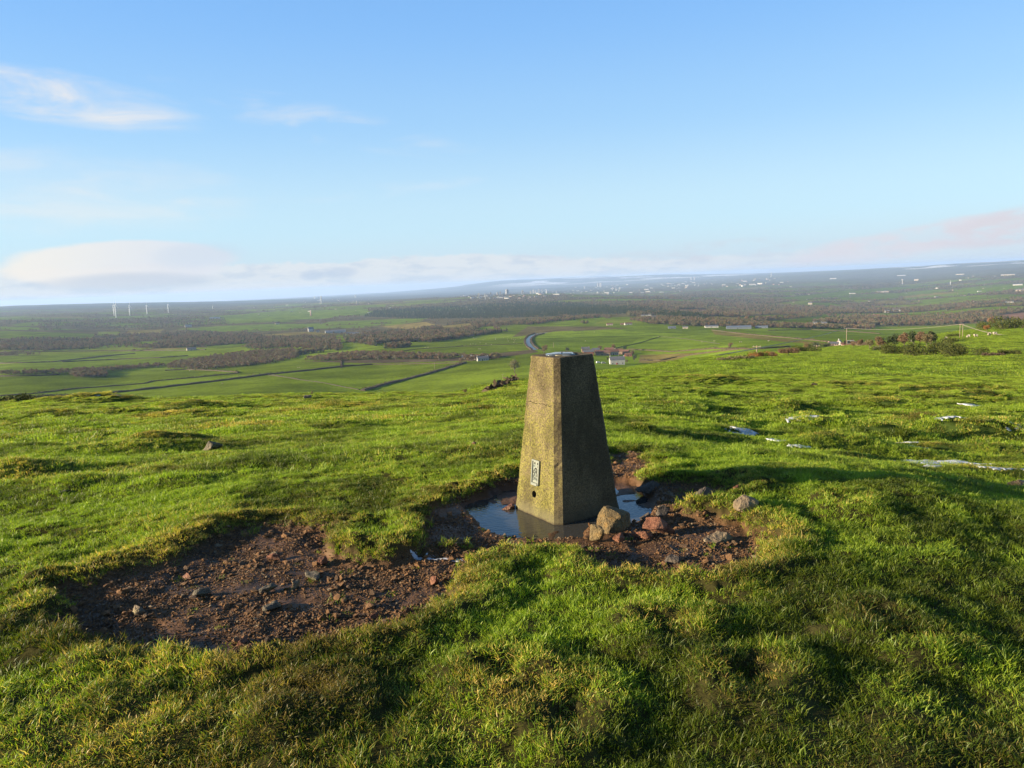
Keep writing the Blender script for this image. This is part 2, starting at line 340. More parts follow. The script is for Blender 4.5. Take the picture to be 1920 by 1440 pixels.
class MB:
    """collects simple shapes for one mesh"""
    def __init__(s): s.V = []; s.F = []
    def add(s, V, F):
        n = len(s.V); s.V += [tuple(v) for v in V]; s.F += [tuple(i + n for i in f) for f in F]; return s
    def box(s, x0, x1, y0, y1, z0, z1):
        return s.add([(x0,y0,z0),(x1,y0,z0),(x1,y1,z0),(x0,y1,z0),(x0,y0,z1),(x1,y0,z1),(x1,y1,z1),(x0,y1,z1)],
                     [(0,3,2,1),(4,5,6,7),(0,1,5,4),(1,2,6,5),(2,3,7,6),(3,0,4,7)])
    def gable(s, x0, x1, y0, y1, z0, z1, ov=.3, t=.22):
        """pitched roof slab with the ridge along x"""
        ym = (y0 + y1) / 2; a = [(y0-ov, z0-ov*.6), (ym, z1), (y1+ov, z0-ov*.6), (y1+ov, z0-ov*.6+t), (ym, z1+t), (y0-ov, z0-ov*.6+t)]
        V = [(x0-ov, y, z) for y, z in a] + [(x1+ov, y, z) for y, z in a]
        return s.add(V, [(0,5,4,1),(1,4,3,2),(6,7,10,11),(7,8,9,10),(0,1,7,6),(1,2,8,7),(5,11,10,4),(4,10,9,3),(0,6,11,5),(2,3,9,8)])
    def prism_wall(s, x0, x1, y0, y1, z0, z1, zr):
        ym = (y0 + y1) / 2; a = [(y0, z0), (y1, z0), (y1, z1), (ym, zr), (y0, z1)]
        V = [(x0, y, z) for y, z in a] + [(x1, y, z) for y, z in a]
        return s.add(V, [(4,3,2,1,0),(5,6,7,8,9),(0,1,6,5),(1,2,7,6),(2,3,8,7),(3,4,9,8),(4,0,5,9)])
    def tube(s, pts, rad, k=6, cap=True):
        pts = [Vector(p) for p in pts]; n = len(pts); rad = rad if isinstance(rad, (list, tuple)) else [rad] * n
        V = []; F = []
        for i, p in enumerate(pts):
            t = (pts[min(i+1, n-1)] - pts[max(i-1, 0)]).normalized(); a = t.cross(Vector((0, 0, 1)) if abs(t.z) < .9 else Vector((1, 0, 0))).normalized(); b = t.cross(a)
            for j in range(k):
                w = 2 * math.pi * j / k; V.append(p + (a * math.cos(w) + b * math.sin(w)) * rad[i])
        for i in range(n - 1):
            for j in range(k): F.append((i*k+j, i*k+(j+1)%k, (i+1)*k+(j+1)%k, (i+1)*k+j))
        if cap: F += [tuple(range(k))[::-1], tuple((n-1)*k + j for j in range(k))]
        return s.add(V, F)
    def mesh(s, name, mat, smooth=False): return np_mesh(name, s.V, s.F, mat, smooth)
    def build(s, name, mat, parent=None, smooth=False, loc=None): return obj(name, s.mesh(name, mat, smooth), parent, loc)
def copy_tree(o, parent=None):
    c = o.copy(); ROOT.objects.link(c); c.parent = parent
    for ch in [q for q in KIDS.get(o.name, [])]: copy_tree(ch, c)
    return c
KIDS = {}
def note_kids(o):
    KIDS[o.name] = list(o.children)
    for c in o.children: note_kids(c)
    return o

# ------------------------------------------------------------------ materials
def mat(name):
    m = bpy.data.materials.new(name); m.use_nodes = True; nt = m.node_tree; nt.nodes.clear(); g = G(nt)
    out = g.n('ShaderNodeOutputMaterial'); b = g.n('ShaderNodeBsdfPrincipled'); nt.links.new(b.outputs[0], out.inputs['Surface'])
    g.out = out; g.b = b; g.pos = g.n('ShaderNodeTexCoord').outputs['Object']
    return m, g
def plain(name, c0, c1=None, scale=3.0, rough=.85, spec=.3, metal=0.0, bump=0.0, bscale=40, bdist=.01):
    m, g = mat(name); c1 = c1 or tuple(v * .7 for v in c0)
    n = g.noise(g.pos, scale, 5, .6); g.put(g.b.inputs['Base Color'], g.mix(g.ss(n, .3, .7), c0, c1))
    g.b.inputs['Roughness'].default_value = rough; g.b.inputs['Specular IOR Level'].default_value = spec; g.b.inputs['Metallic'].default_value = metal
    if bump: g.put(g.b.inputs['Normal'], g.bump(g.noise(g.pos, bscale, 4, .6), bump, bdist))
    return m
def attr(g, name, kind='GEOMETRY'):
    a = g.n('ShaderNodeAttribute'); a.attribute_name = name; a.attribute_type = kind; return a

def m_ground():
    m, g = mat('ground'); a = attr(g, 'col').outputs['Color']; bare = attr(g, 'bare').outputs['Fac']; farr = attr(g, 'far').outputs['Fac']
    big = g.noise(g.pos, .35, 4, .6); mid = g.noise(g.pos, 3.0, 4, .6); fine = g.noise(g.pos, 38, 4, .65)
    wide = g.noise(g.pos, .02, 5, .65)
    v = g.ss(big, .3, .7, .80, 1.2); c = g.mix(1.0, a, g.comb(v, v, v), 'MULTIPLY')
    nearm = g.m('SUBTRACT', 1.0, farr)
    v = g.ss(mid, .3, .7, .72, 1.2); c = g.mix(nearm, c, g.mix(1.0, c, g.comb(v, v, g.m('MULTIPLY', v, .9)), 'MULTIPLY'))
    v = g.ss(wide, .32, .68, .72, 1.22); c = g.mix(farr, c, g.mix(1.0, c, g.comb(g.m('MULTIPLY', v, .98), v, v), 'MULTIPLY'))
    # bare ground: dark wet soil and broken red-brown stone
    vor = g.n('ShaderNodeTexVoronoi'); vor.feature = 'F1'; vor.inputs['Scale'].default_value = 48; vor.inputs['Randomness'].default_value = 1
    w = g.n('ShaderNodeVectorMath', operation='ADD'); g.put(w.inputs[0], g.pos)
    g.put(w.inputs[1], g.scalev(g.noise(g.pos, 30, 2, .5, col=True), (.03, .03, .03))); g.put(vor.inputs['Vector'], w.outputs[0])
    soil = g.mix(g.ss(g.noise(g.pos, 2.2, 4, .6), .35, .65), (.046, .024, .011), (.120, .060, .025))
    peb = g.mix(g.ss(vor.outputs['Color'], .45, .95), soil, (.23, .12, .055))
    earth = g.mix(g.ss(vor.outputs['Distance'], .012, .004), soil, peb)
    c = g.mix(bare, c, earth)
    g.put(g.b.inputs['Base Color'], c); g.put(g.b.inputs['Roughness'], g.m('SUBTRACT', .95, g.m('MULTIPLY', bare, .35)))
    g.put(g.b.inputs['Specular IOR Level'], g.m('MULTIPLY', bare, .3))
    h = g.m('ADD', g.m('MULTIPLY', fine, .5), g.m('MULTIPLY', g.m('MULTIPLY', bare, g.ss(vor.outputs['Distance'], .014, .0)), .8))
    b1 = g.n('ShaderNodeBump'); b1.inputs['Distance'].default_value = .02; g.put(b1.inputs['Strength'], g.m('MULTIPLY', nearm, .8)); g.put(b1.inputs['Height'], h)
    b2 = g.n('ShaderNodeBump'); b2.inputs['Distance'].default_value = .5; b2.inputs['Strength'].default_value = .25
    g.put(b2.inputs['Height'], g.noise(g.pos, .35, 3, .6)); g.put(b2.inputs['Normal'], b1.outputs[0])
    mm = g.n('ShaderNodeMix', data_type='VECTOR'); g.put(mm.inputs[0], farr); g.put(mm.inputs[4], b1.outputs[0]); g.put(mm.inputs[5], b2.outputs[0])
    g.put(g.b.inputs['Normal'], mm.outputs[1]); return m

def m_grass():
    m, g = mat('grass_blades'); t = attr(g, 'tint', 'INSTANCER').outputs['Fac']; t2 = attr(g, 'shade', 'INSTANCER').outputs['Fac']
    rnd = g.n('ShaderNodeNewGeometry').outputs['Random Per Island']; up = attr(g, 'along').outputs['Fac']
    green = g.mix(rnd, (.105, .185, .012), (.305, .380, .028)); straw = g.mix(rnd, (.40, .31, .045), (.55, .38, .11))
    tt = g.m('ADD', t, g.m('MULTIPLY', g.m('SUBTRACT', rnd, .5), .9)); f = g.ss(tt, .36, .95)
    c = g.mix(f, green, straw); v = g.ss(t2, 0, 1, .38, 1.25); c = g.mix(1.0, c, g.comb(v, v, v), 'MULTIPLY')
    c = g.mix(g.ss(up, .30, 0.0, 0, .45), c, (.13, .105, .03))       # pale brown leaf bases
    g.put(g.b.inputs['Base Color'], c); g.b.inputs['Roughness'].default_value = .5; g.b.inputs['Specular IOR Level'].default_value = .35
    tr = g.n('ShaderNodeBsdfTranslucent'); g.put(tr.inputs['Color'], g.mix(1.0, c, (1.15, 1.25, .6), 'MULTIPLY'))
    mx = g.n('ShaderNodeMixShader'); mx.inputs[0].default_value = .42; nt = m.node_tree
    nt.links.new(g.b.outputs[0], mx.inputs[1]); nt.links.new(tr.outputs[0], mx.inputs[2]); nt.links.new(mx.outputs[0], g.out.inputs['Surface'])
    return m
def m_leafy(name, c0, c1, trans=.2, c2=None):
    m, g = mat(name); rnd = g.n('ShaderNodeNewGeometry').outputs['Random Per Island']; oi = g.n('ShaderNodeObjectInfo').outputs['Random']
    c = g.mix(rnd, c0, c1)
    if c2: c = g.mix(g.ss(oi, .3, .8), c, c2)
    v = g.ss(oi, 0, 1, .86, 1.14); c = g.mix(1.0, c, g.comb(v, v, v), 'MULTIPLY')
    g.put(g.b.inputs['Base Color'], c); g.b.inputs['Roughness'].default_value = .8; g.b.inputs['Specular IOR Level'].default_value = .2
    tr = g.n('ShaderNodeBsdfTranslucent'); g.put(tr.inputs['Color'], c); mx = g.n('ShaderNodeMixShader'); mx.inputs[0].default_value = trans; nt = m.node_tree
    nt.links.new(g.b.outputs[0], mx.inputs[1]); nt.links.new(tr.outputs[0], mx.inputs[2]); nt.links.new(mx.outputs[0], g.out.inputs['Surface']); return m
def m_stone(name, c0, c1, lichen=None, scale=9, wet=0.0):
    m, g = mat(name); n = g.noise(g.pos, scale, 6, .65); c = g.mix(g.ss(n, .3, .7), c0, c1)
    if name == 'gravel_stone':
        oi = g.n('ShaderNodeObjectInfo').outputs['Random']; c = g.mix(g.ss(oi, .55, .75, 0, .75), c, (.085, .062, .045)); c = g.mix(g.ss(oi, .90, .96, 0, .8), c, (.42, .33, .22))
    if lichen: c = g.mix(g.ss(g.noise(g.pos, scale * 1.7, 4, .6), .48, .68), c, lichen)
    c = g.mix(g.ss(g.noise(g.pos, scale * 6, 4, .7), .50, .66, 0, .6), c, tuple(v * .38 for v in c0)); c = g.mix(g.ss(g.noise(g.pos, scale * 3, 3, .6), .58, .72, 0, .5), c, tuple(min(1, v * 1.5) for v in c1))
    if wet:   # a damp foot, where the stone stands in mud
        geo = g.n('ShaderNodeNewGeometry'); sp = g.n('ShaderNodeSeparateXYZ'); g.put(sp.inputs[0], geo.outputs['Position'])
        f = g.ss(g.m('ADD', sp.outputs[2], g.m('MULTIPLY', n, .04)), .075, .03)
        c = g.mix(g.m('MULTIPLY', f, wet), c, tuple(v * .35 for v in c1)); g.put(g.b.inputs['Roughness'], g.m('SUBTRACT', .8, g.m('MULTIPLY', f, .5)))
    else: g.b.inputs['Roughness'].default_value = .85
    g.put(g.b.inputs['Base Color'], c); g.b.inputs['Specular IOR Level'].default_value = .35
    g.put(g.b.inputs['Normal'], g.bump(g.m('ADD', g.noise(g.pos, scale * 5, 5, .65), g.m('MULTIPLY', n, .8)), 1.0, .02)); return m
def m_concrete():
    m, g = mat('mossy_concrete'); geo = g.n('ShaderNodeNewGeometry'); sp = g.n('ShaderNodeSeparateXYZ'); g.put(sp.inputs[0], g.pos); z = sp.outputs[2]
    vor = g.n('ShaderNodeTexVoronoi'); vor.inputs['Scale'].default_value = 210; g.put(vor.inputs['Vector'], g.pos)
    vc = g.n('ShaderNodeSeparateColor'); g.put(vc.inputs[0], vor.outputs['Color'])
    agg = g.mix(vc.outputs[0], (.050, .038, .022), (.165, .130, .072)); agg = g.mix(g.ss(vc.outputs[1], .82, .95, 0, .8), agg, (.05, .042, .035))
    n1 = g.noise(g.pos, 3.2, 5, .6); n2 = g.noise(g.pos, 26, 5, .7); n3 = g.noise(g.pos, 90, 3, .6)
    lich = g.mix(g.ss(n3, .35, .65), (.044, .044, .010), (.185, .170, .036))
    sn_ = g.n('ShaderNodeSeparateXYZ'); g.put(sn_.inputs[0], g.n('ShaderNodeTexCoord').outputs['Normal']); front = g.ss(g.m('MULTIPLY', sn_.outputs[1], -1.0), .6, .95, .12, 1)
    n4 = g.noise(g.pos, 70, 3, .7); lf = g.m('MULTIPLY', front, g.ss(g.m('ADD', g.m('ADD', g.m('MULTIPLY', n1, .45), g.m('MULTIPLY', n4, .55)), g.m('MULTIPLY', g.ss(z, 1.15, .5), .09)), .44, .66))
    c = g.mix(g.m('MULTIPLY', lf, .85), agg, lich); v = g.ss(g.noise(g.scalev(g.pos, (1, 1, .45)), 5.5, 4, .6), .35, .65, .68, 1.25); c = g.mix(1.0, c, g.comb(v, v, v), 'MULTIPLY')
    c = g.mix(g.m('MULTIPLY', g.ss(z, .13, .03), .6), c, (.11, .10, .06))                       # pale scum line above the water
    c = g.mix(g.ss(g.m('ADD', z, g.m('MULTIPLY', n2, .03)), .035, .012), c, (.045, .035, .022))  # wet foot
    pit = g.ss(g.noise(g.pos, 62, 3, .7), .62, .74); c = g.mix(g.m('MULTIPLY', pit, .85), c, (.035, .028, .02))
    c = g.mix(g.ss(front, .8, .2, 0, .2), c, (.030, .022, .015))     # painted shade: colour darkened on the sides the sun misses
    # hairline crack round the upper part
    cx = g.noise(g.pos, 9, 3, .6); cr = g.m('ABSOLUTE', g.m('SUBTRACT', z, g.m('ADD', .822, g.m('MULTIPLY', cx, .06))))
    crm = g.m('MULTIPLY', g.m('MULTIPLY', g.ss(cr, .0035, .0008), front), g.ss(g.noise(g.pos, 14, 2), .38, .52)); c = g.mix(g.m('MULTIPLY', crm, .85), c, (.03, .024, .018))
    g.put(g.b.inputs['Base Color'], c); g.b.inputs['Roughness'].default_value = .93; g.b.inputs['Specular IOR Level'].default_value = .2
    h = g.m('ADD', g.m('MULTIPLY', g.ss(vor.outputs['Distance'], .008, 0), .6), g.m('MULTIPLY', n2, .6))
    h = g.m('SUBTRACT', g.m('SUBTRACT', h, g.m('MULTIPLY', pit, 1.2)), g.m('MULTIPLY', crm, 1.5))
    g.put(g.b.inputs['Normal'], g.bump(h, .9, .006)); return m
def m_water():
    m, g = mat('puddle_water'); g.put(g.b.inputs['Base Color'], (.040, .040, .038)); g.b.inputs['Roughness'].default_value = .07; g.b.inputs['IOR'].default_value = 1.33
    g.b.inputs['Specular IOR Level'].default_value = .6
    wv = g.n('ShaderNodeTexWave'); wv.wave_type = 'RINGS'; wv.rings_direction = 'Z'; wv.inputs['Scale'].default_value = 7; wv.inputs['Distortion'].default_value = 9.0
    wv.inputs['Detail'].default_value = 2; wv.inputs['Detail Scale'].default_value = 2.0; mp = g.n('ShaderNodeMapping'); g.put(mp.inputs[0], g.pos); mp.inputs['Location'].default_value = (0.0, -5.95, 0)
    g.put(wv.inputs['Vector'], mp.outputs[0])
    g.put(g.b.inputs['Normal'], g.bump(g.m('ADD', wv.outputs['Fac'], g.m('MULTIPLY', g.noise(g.pos, 30, 3, .6), .8)), .10, .006)); return m
def m_snow():
    m, g = mat('old_snow'); g.put(g.b.inputs['Base Color'], g.mix(g.noise(g.pos, 30, 3), (.56, .58, .62), (.38, .40, .44))); g.b.inputs['Roughness'].default_value = .6
    g.b.inputs['Subsurface Weight'].default_value = .0; g.put(g.b.inputs['Normal'], g.bump(g.noise(g.pos, 70, 4, .7), .6, .01)); return m

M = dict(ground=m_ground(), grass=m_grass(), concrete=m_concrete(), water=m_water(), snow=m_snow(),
    gravel=m_stone('gravel_stone', (.17, .085, .038), (.50, .27, .115), scale=30),
    mossrock=m_stone('mossy_rock', (.085, .075, .055), (.15, .125, .09), (.11, .10, .025), 6),
    redrock=m_stone('red_rock', (.135, .050, .028), (.25, .115, .065), None, 12, .6),
    goldrock=m_stone('golden_rock', (.085, .060, .028), (.20, .145, .065), (.19, .115, .035), 14, .8),
    greyrock=m_stone('grey_brown_rock', (.15, .112, .070), (.25, .19, .125), (.17, .145, .07), 8, .3),
    darkrock=m_stone('dark_rock', (.050, .042, .036), (.11, .088, .07), None, 9, .6),
    bronze=plain('weathered_bronze', (.11, .14, .13), (.20, .21, .17), 40, .5, .5, .35, .3, 120, .002),
    dark=plain('dark_recess', (.012, .011, .010), None, 30, .9),
    wall=plain('field_stone', (.045, .040, .028), (.07, .062, .045), 1.2, .95, .1, 0, .5, 3, .2),
    hedge=m_leafy('bare_hedge', (.050, .036, .022), (.105, .078, .050), .1),
    twig=m_leafy('bare_twigs', (.125, .078, .046), (.235, .152, .090), .2, (.15, .135, .065)),
    conifer=m_leafy('dark_needles', (.018, .034, .013), (.050, .075, .026), .1, (.055, .065, .026)),
    gorse=m_leafy('gorse_leaves', (.032, .050, .012), (.10, .105, .022), .15),
    rust=m_leafy('rust_leaves', (.16, .080, .028), (.27, .135, .05), .25),
    bark=plain('bark', (.075, .058, .042), (.12, .10, .08), 2, .9),
    white=plain('whitewash', (.42, .41, .39), (.34, .33, .31), .4, .8), cream=plain('cream_render', (.44, .38, .30), (.36, .31, .24), .4, .8),
    pinkw=plain('pinkish_render', (.48, .32, .27), (.40, .27, .22), .4, .8), brick=plain('red_brick', (.33, .12, .075), (.24, .09, .06), .8, .9),
    stonew=plain('brown_stonework', (.26, .18, .12), (.18, .125, .085), .8, .9), slate=plain('slate', (.085, .090, .105), (.13, .13, .145), .8, .6),
    redroof=plain('red_roof', (.17, .085, .06), (.13, .07, .05), .8, .8), shed=plain('metal_sheet', (.17, .19, .22), (.13, .15, .18), .2, .5, .5, .3),
    reddoor=plain('red_door', (.55, .035, .025)), glass=plain('dark_glass', (.03, .035, .04), None, 2, .2, .5),
    steel=plain('white_steel', (.80, .80, .78), (.72, .72, .70), .1, .5), galv=plain('grey_metal', (.45, .46, .47), (.38, .39, .40), .3, .5, .5, .4),
    conc2=plain('pale_concrete', (.33, .32, .30), (.26, .25, .24), .05, .8), pole=plain('grey_wood', (.20, .15, .11), (.27, .21, .16), 1.5, .85),
    wire=plain('cable', (.24, .20, .17), (.20, .17, .15), .05, .5, .5), wool=plain('fleece', (.42, .37, .29), (.33, .29, .22), 6, .95, .1, 0, .6, 25, .03),
    face=plain('dark_face', (.05, .045, .04)), road=plain('wet_tarmac', (.05, .055, .062), (.07, .075, .085), .1, .38, .5),
    straw=plain('dry_stalks', (.26, .18, .075), (.19, .13, .05), 8, .9), paint=plain('car_paint', (.75, .76, .78), (.7, .71, .73), 1, .3, .5),
)

# ------------------------------------------------------------------ the ground: one sheet from underfoot to the far hills
def cells(x, y, size, seed):
    gx = np.floor(x / size); gy = np.floor(y / size); best = np.full(x.shape, 1e9); sec = np.full(x.shape, 1e9); bid = np.zeros(x.shape)
    for i in (-1, 0, 1):
        for j in (-1, 0, 1):
            cx = gx + i; cy = gy + j; px_ = (cx + .15 + .7 * _h(cx, cy, seed)) * size; py_ = (cy + .15 + .7 * _h(cx, cy, seed + 1)) * size
            dd = np.maximum(np.abs(x - px_), np.abs(y - py_)) * .7 + .3 * np.hypot(x - px_, y - py_); r = _h(cx, cy, seed + 2); nb = dd < best
            sec = np.where(nb, best, np.minimum(sec, dd)); bid = np.where(nb, r, bid); best = np.where(nb, dd, best)
    return bid, (sec - best)
def world_poly(pts, step=25):
    P = []
    for (ax, ay), (bx, by) in zip(pts, pts[1:] + pts[:1]):
        n = max(1, int(math.hypot(bx - ax, by - ay) / step)); P += [(ax + (bx - ax) * i / n, ay + (by - ay) * i / n) for i in range(n)]
    P = np.array(P); x, y, z, ok = hit(P[:, 0], P[:, 1]); return np.stack([x, y], 1)
def inside(x, y, poly):
    ins = np.zeros(x.shape, bool); n = len(poly)
    for i in range(n):
        ax, ay = poly[i]; bx, by = poly[(i + 1) % n]
        if ay == by: continue
        ins ^= ((ay > y) != (by > y)) & (x < (bx - ax) * (y - ay) / (by - ay) + ax)
    return ins
GREEN = np.array((.125, .175, .014)); GREEN2 = np.array((.108, .145, .013)); GREEN3 = np.array((.150, .180, .022)); STRAW = np.array((.24, .185, .055)); STRAW2 = np.array((.185, .15, .045))
BROWN = np.array((.105, .080, .052)); DKW = np.array((.036, .040, .024)); RED = np.array((.24, .135, .09)); WOODG = np.array((.115, .095, .045))
PATCHES = [(STRAW2, [(1200,666),(1330,660),(1385,655),(1290,667),(1245,681),(1197,680)]), (STRAW2, [(1335,620),(1480,636),(1600,650),(1470,641),(1340,627)]),
    (BROWN, [(560,678),(700,674),(830,672),(880,668),(1000,655),(1010,660),(900,676),(700,681)]), (STRAW2, [(460,630),(590,621),(620,627),(540,633)]),
    (STRAW2, [(240,620),(310,617),(300,622),(250,624)]), (STRAW, [(712,612),(800,604),(830,611),(760,617)]), (STRAW2, [(822,612),(880,606),(892,614),(830,618)]),
    (GREEN, [(380,596),(520,583),(690,579),(690,586),(600,598),(430,604)]), (GREEN, [(1040,606),(1090,598),(1190,596),(1120,604),(1050,611)]), (GREEN3, [(1120,583),(1200,580),(1240,584),(1150,588)]),
    (RED, [(1268,580),(1345,580),(1320,585),(1280,585)]), (RED, [(1860,592),(1925,585),(1925,600),(1870,598)]), (GREEN2, [(0,620),(180,626),(175,634),(60,636),(0,634)]), (GREEN3, [(185,622),(225,622),(220,630),(180,630)]), (STRAW2, [(240,621),(305,618),(300,625),(235,627)]), (GREEN, [(0,612),(60,614),(160,619),(0,618)]),
    (GREEN, [(330,617),(400,612),(520,607),(640,608),(560,615),(420,622)]), (WOODG, [(990,612),(1120,612),(1180,616),(1040,622),(960,632)]),
    (GREEN, [(1690,560),(1800,548),(1925,533),(1925,541),(1800,553),(1700,562)]), (GREEN2, [(1590,560),(1680,550),(1760,545),(1750,550),(1600,563)]), (GREEN2, [(1460,560),(1560,548),(1680,538),(1780,535),(1640,548),(1500,563)]),
    (GREEN2, [(1500,532),(1600,522),(1680,520),(1600,530),(1520,536)]), (GREEN3, [(1440,570),(1520,562),(1560,560),(1480,572)]), (GREEN2, [(1440,603),(1545,592),(1600,600),(1480,606)]),
    (GREEN3, [(1130,600),(1240,597),(1200,605),(1110,608)]), (GREEN2, [(1440,590),(1530,593),(1440,598),(1380,595)])]
FIELDS_TOO = None
def ground_colour(x, y):
    d = np.hypot(x, y); n = len(x); az = np.degrees(np.arctan2(x, y))
    wx = x + 60 * fbm(x / 500, y / 500, 71, 2); wy = y + 60 * fbm(x / 500, y / 500, 73, 2)
    id1, e1 = cells(wx, wy, 230, 81); id2, e2 = cells(wx, wy, 420, 85)
    far = sst(d, 2300, 3600); idv = np.where(far > .5, id2, id1); ed = np.where(far > .5, e2, e1)
    c = np.where((idv < .33)[:, None], GREEN, np.where((idv < .6)[:, None], GREEN2, np.where((idv < .75)[:, None], GREEN3, STRAW2)))
    wood = fbm(x / 700, y / 500, 91, 3) + .12; wsel = sst(wood + .35 * (idv - .5), .02, .10) * sst(d, 1500, 2400)
    hed = (ed < 9 + d * .0028) & (d > 1900)
    c = np.where(hed[:, None], WOODG * .9, c); c = c * (1 - wsel[:, None]) + WOODG * wsel[:, None] * (.9 + .5 * fbm(x / 90, y / 90, 95, 2))[:, None]
    # middle distance is all pasture
    mid = (d < 1900); var = (.98 + .48 * (id1 - .5))[:, None]
    c = np.where(mid[:, None], GREEN * var * 1.1, c)
    c = np.where(((d > 420) & mid & (az < 2))[:, None], GREEN2 * var * 1.18, c)
    for col, poly in PATCHES:
        wp = world_poly(poly); lo = wp.min(0); hi = wp.max(0); bb = (x > lo[0]) & (x < hi[0]) & (y > lo[1]) & (y < hi[1])
        ii = np.nonzero(bb)[0]
        if len(ii): k = ii[inside(x[ii], y[ii], wp)]; c[k] = col * (1 + .3 * fbm(x[k] / 40, y[k] / 40, 97, 2))[:, None]
    # towns on the plain are grey-brown, the farthest plain is mixed
    plain_ = sst(d, 8000, 11000); tn = sst(fbm(x / 1500, y / 1500, 101, 3), -.1, .2) * plain_
    c = c * (1 - .82 * plain_[:, None]) + (np.array((.045, .055, .045)) * (1 - sst(az, 2, 12))[:, None] + np.array((.120, .115, .065)) * sst(az, 2, 12)[:, None]) * .82 * plain_[:, None]; c = c * (1 - .5 * tn[:, None]) + np.array((.11, .10, .09)) * .5 * tn[:, None]
    sn = sst(d, 21000, 24000) * sst(fbm(x / 1200, y / 1200, 105, 3) + np.clip((az - 4) * .03, -.5, .1), .02, .3) * sst(az, -3, 3) * (1 - sst(az, 15, 20)) * .8; c = c * (1 - sn[:, None]) + .85 * sn[:, None]
    sn = ((d > 15500) & (az > 27)) * sst(fbm(x / 500, y / 500, 107, 3), .18, .4) * .7; c = c * (1 - sn[:, None]) + .80 * sn[:, None]
    # our own hill
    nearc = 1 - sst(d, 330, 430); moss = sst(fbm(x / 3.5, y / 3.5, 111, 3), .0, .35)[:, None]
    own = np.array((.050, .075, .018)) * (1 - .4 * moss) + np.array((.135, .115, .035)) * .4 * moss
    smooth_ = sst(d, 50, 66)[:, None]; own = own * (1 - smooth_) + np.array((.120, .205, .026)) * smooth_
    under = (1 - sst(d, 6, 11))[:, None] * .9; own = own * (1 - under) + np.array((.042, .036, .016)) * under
    global WOODMASK, HEDMASK
    WOODMASK = wsel; HEDMASK = hed
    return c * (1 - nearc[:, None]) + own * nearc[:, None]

az_d = np.linspace(-R(41.5), R(41.5), 1080); az_o = np.linspace(R(41.5), 2 * math.pi - R(41.5), 150)[1:-1]
az_all = np.concatenate([az_d, az_o])
rr = np.concatenate([np.exp(np.arange(math.log(.4), math.log(100), .0068)), np.exp(np.arange(math.log(100), math.log(41000), .0088))])
AA, RR = np.meshgrid(az_all, rr); gx = (RR * np.sin(AA)).ravel(); gy = (RR * np.cos(AA)).ravel()
gz = H(gx, gy); nr_, na_ = len(rr), len(az_all)
i = np.arange(nr_ - 1)[:, None] * na_; j = np.arange(na_)[None, :]; j2 = (j + 1) % na_
quads = np.stack([i + j, i + na_ + j, i + na_ + j2, i + j2], -1).reshape(-1, 4)[:, ::-1]
gV = np.stack([gx, gy, gz], 1); bare_, pool_, sdd = masks(gx, gy)
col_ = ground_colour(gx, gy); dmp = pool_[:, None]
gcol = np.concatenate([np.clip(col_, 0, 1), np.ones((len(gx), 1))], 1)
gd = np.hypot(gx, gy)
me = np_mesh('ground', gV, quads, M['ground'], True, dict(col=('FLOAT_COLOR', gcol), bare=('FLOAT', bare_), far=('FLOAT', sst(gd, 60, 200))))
ground = tag(obj('ground', me), kind='structure')
# the disc under the tripod of our own feet
cv = np.concatenate([[[0, 0, float(H(np.array([.01]), np.array([.01]))[0])]], gV[:na_]]); cf = np.stack([np.zeros(na_, int), 1 + (np.arange(na_) + 1) % na_, 1 + np.arange(na_)], 1)
me = np_mesh('ground', cv, cf, M['ground'], True, dict(col=('FLOAT_COLOR', np.tile([.08, .09, .03, 1], (len(cv), 1))), bare=('FLOAT', np.zeros(len(cv))), far=('FLOAT', np.zeros(len(cv)))))
tag(obj('ground', me), kind='structure')
def Hz(x, y): return H(np.atleast_1d(np.asarray(x, float)), np.atleast_1d(np.asarray(y, float)))
def spot(px, py):
    """world point on the ground seen at a photo pixel"""
    x, y, _, _ = hit(px, py); return Vector((float(x[0]), float(y[0]), float(Hz(x, y)[0])))
def dist_of(p): return math.hypot(p[0], p[1])

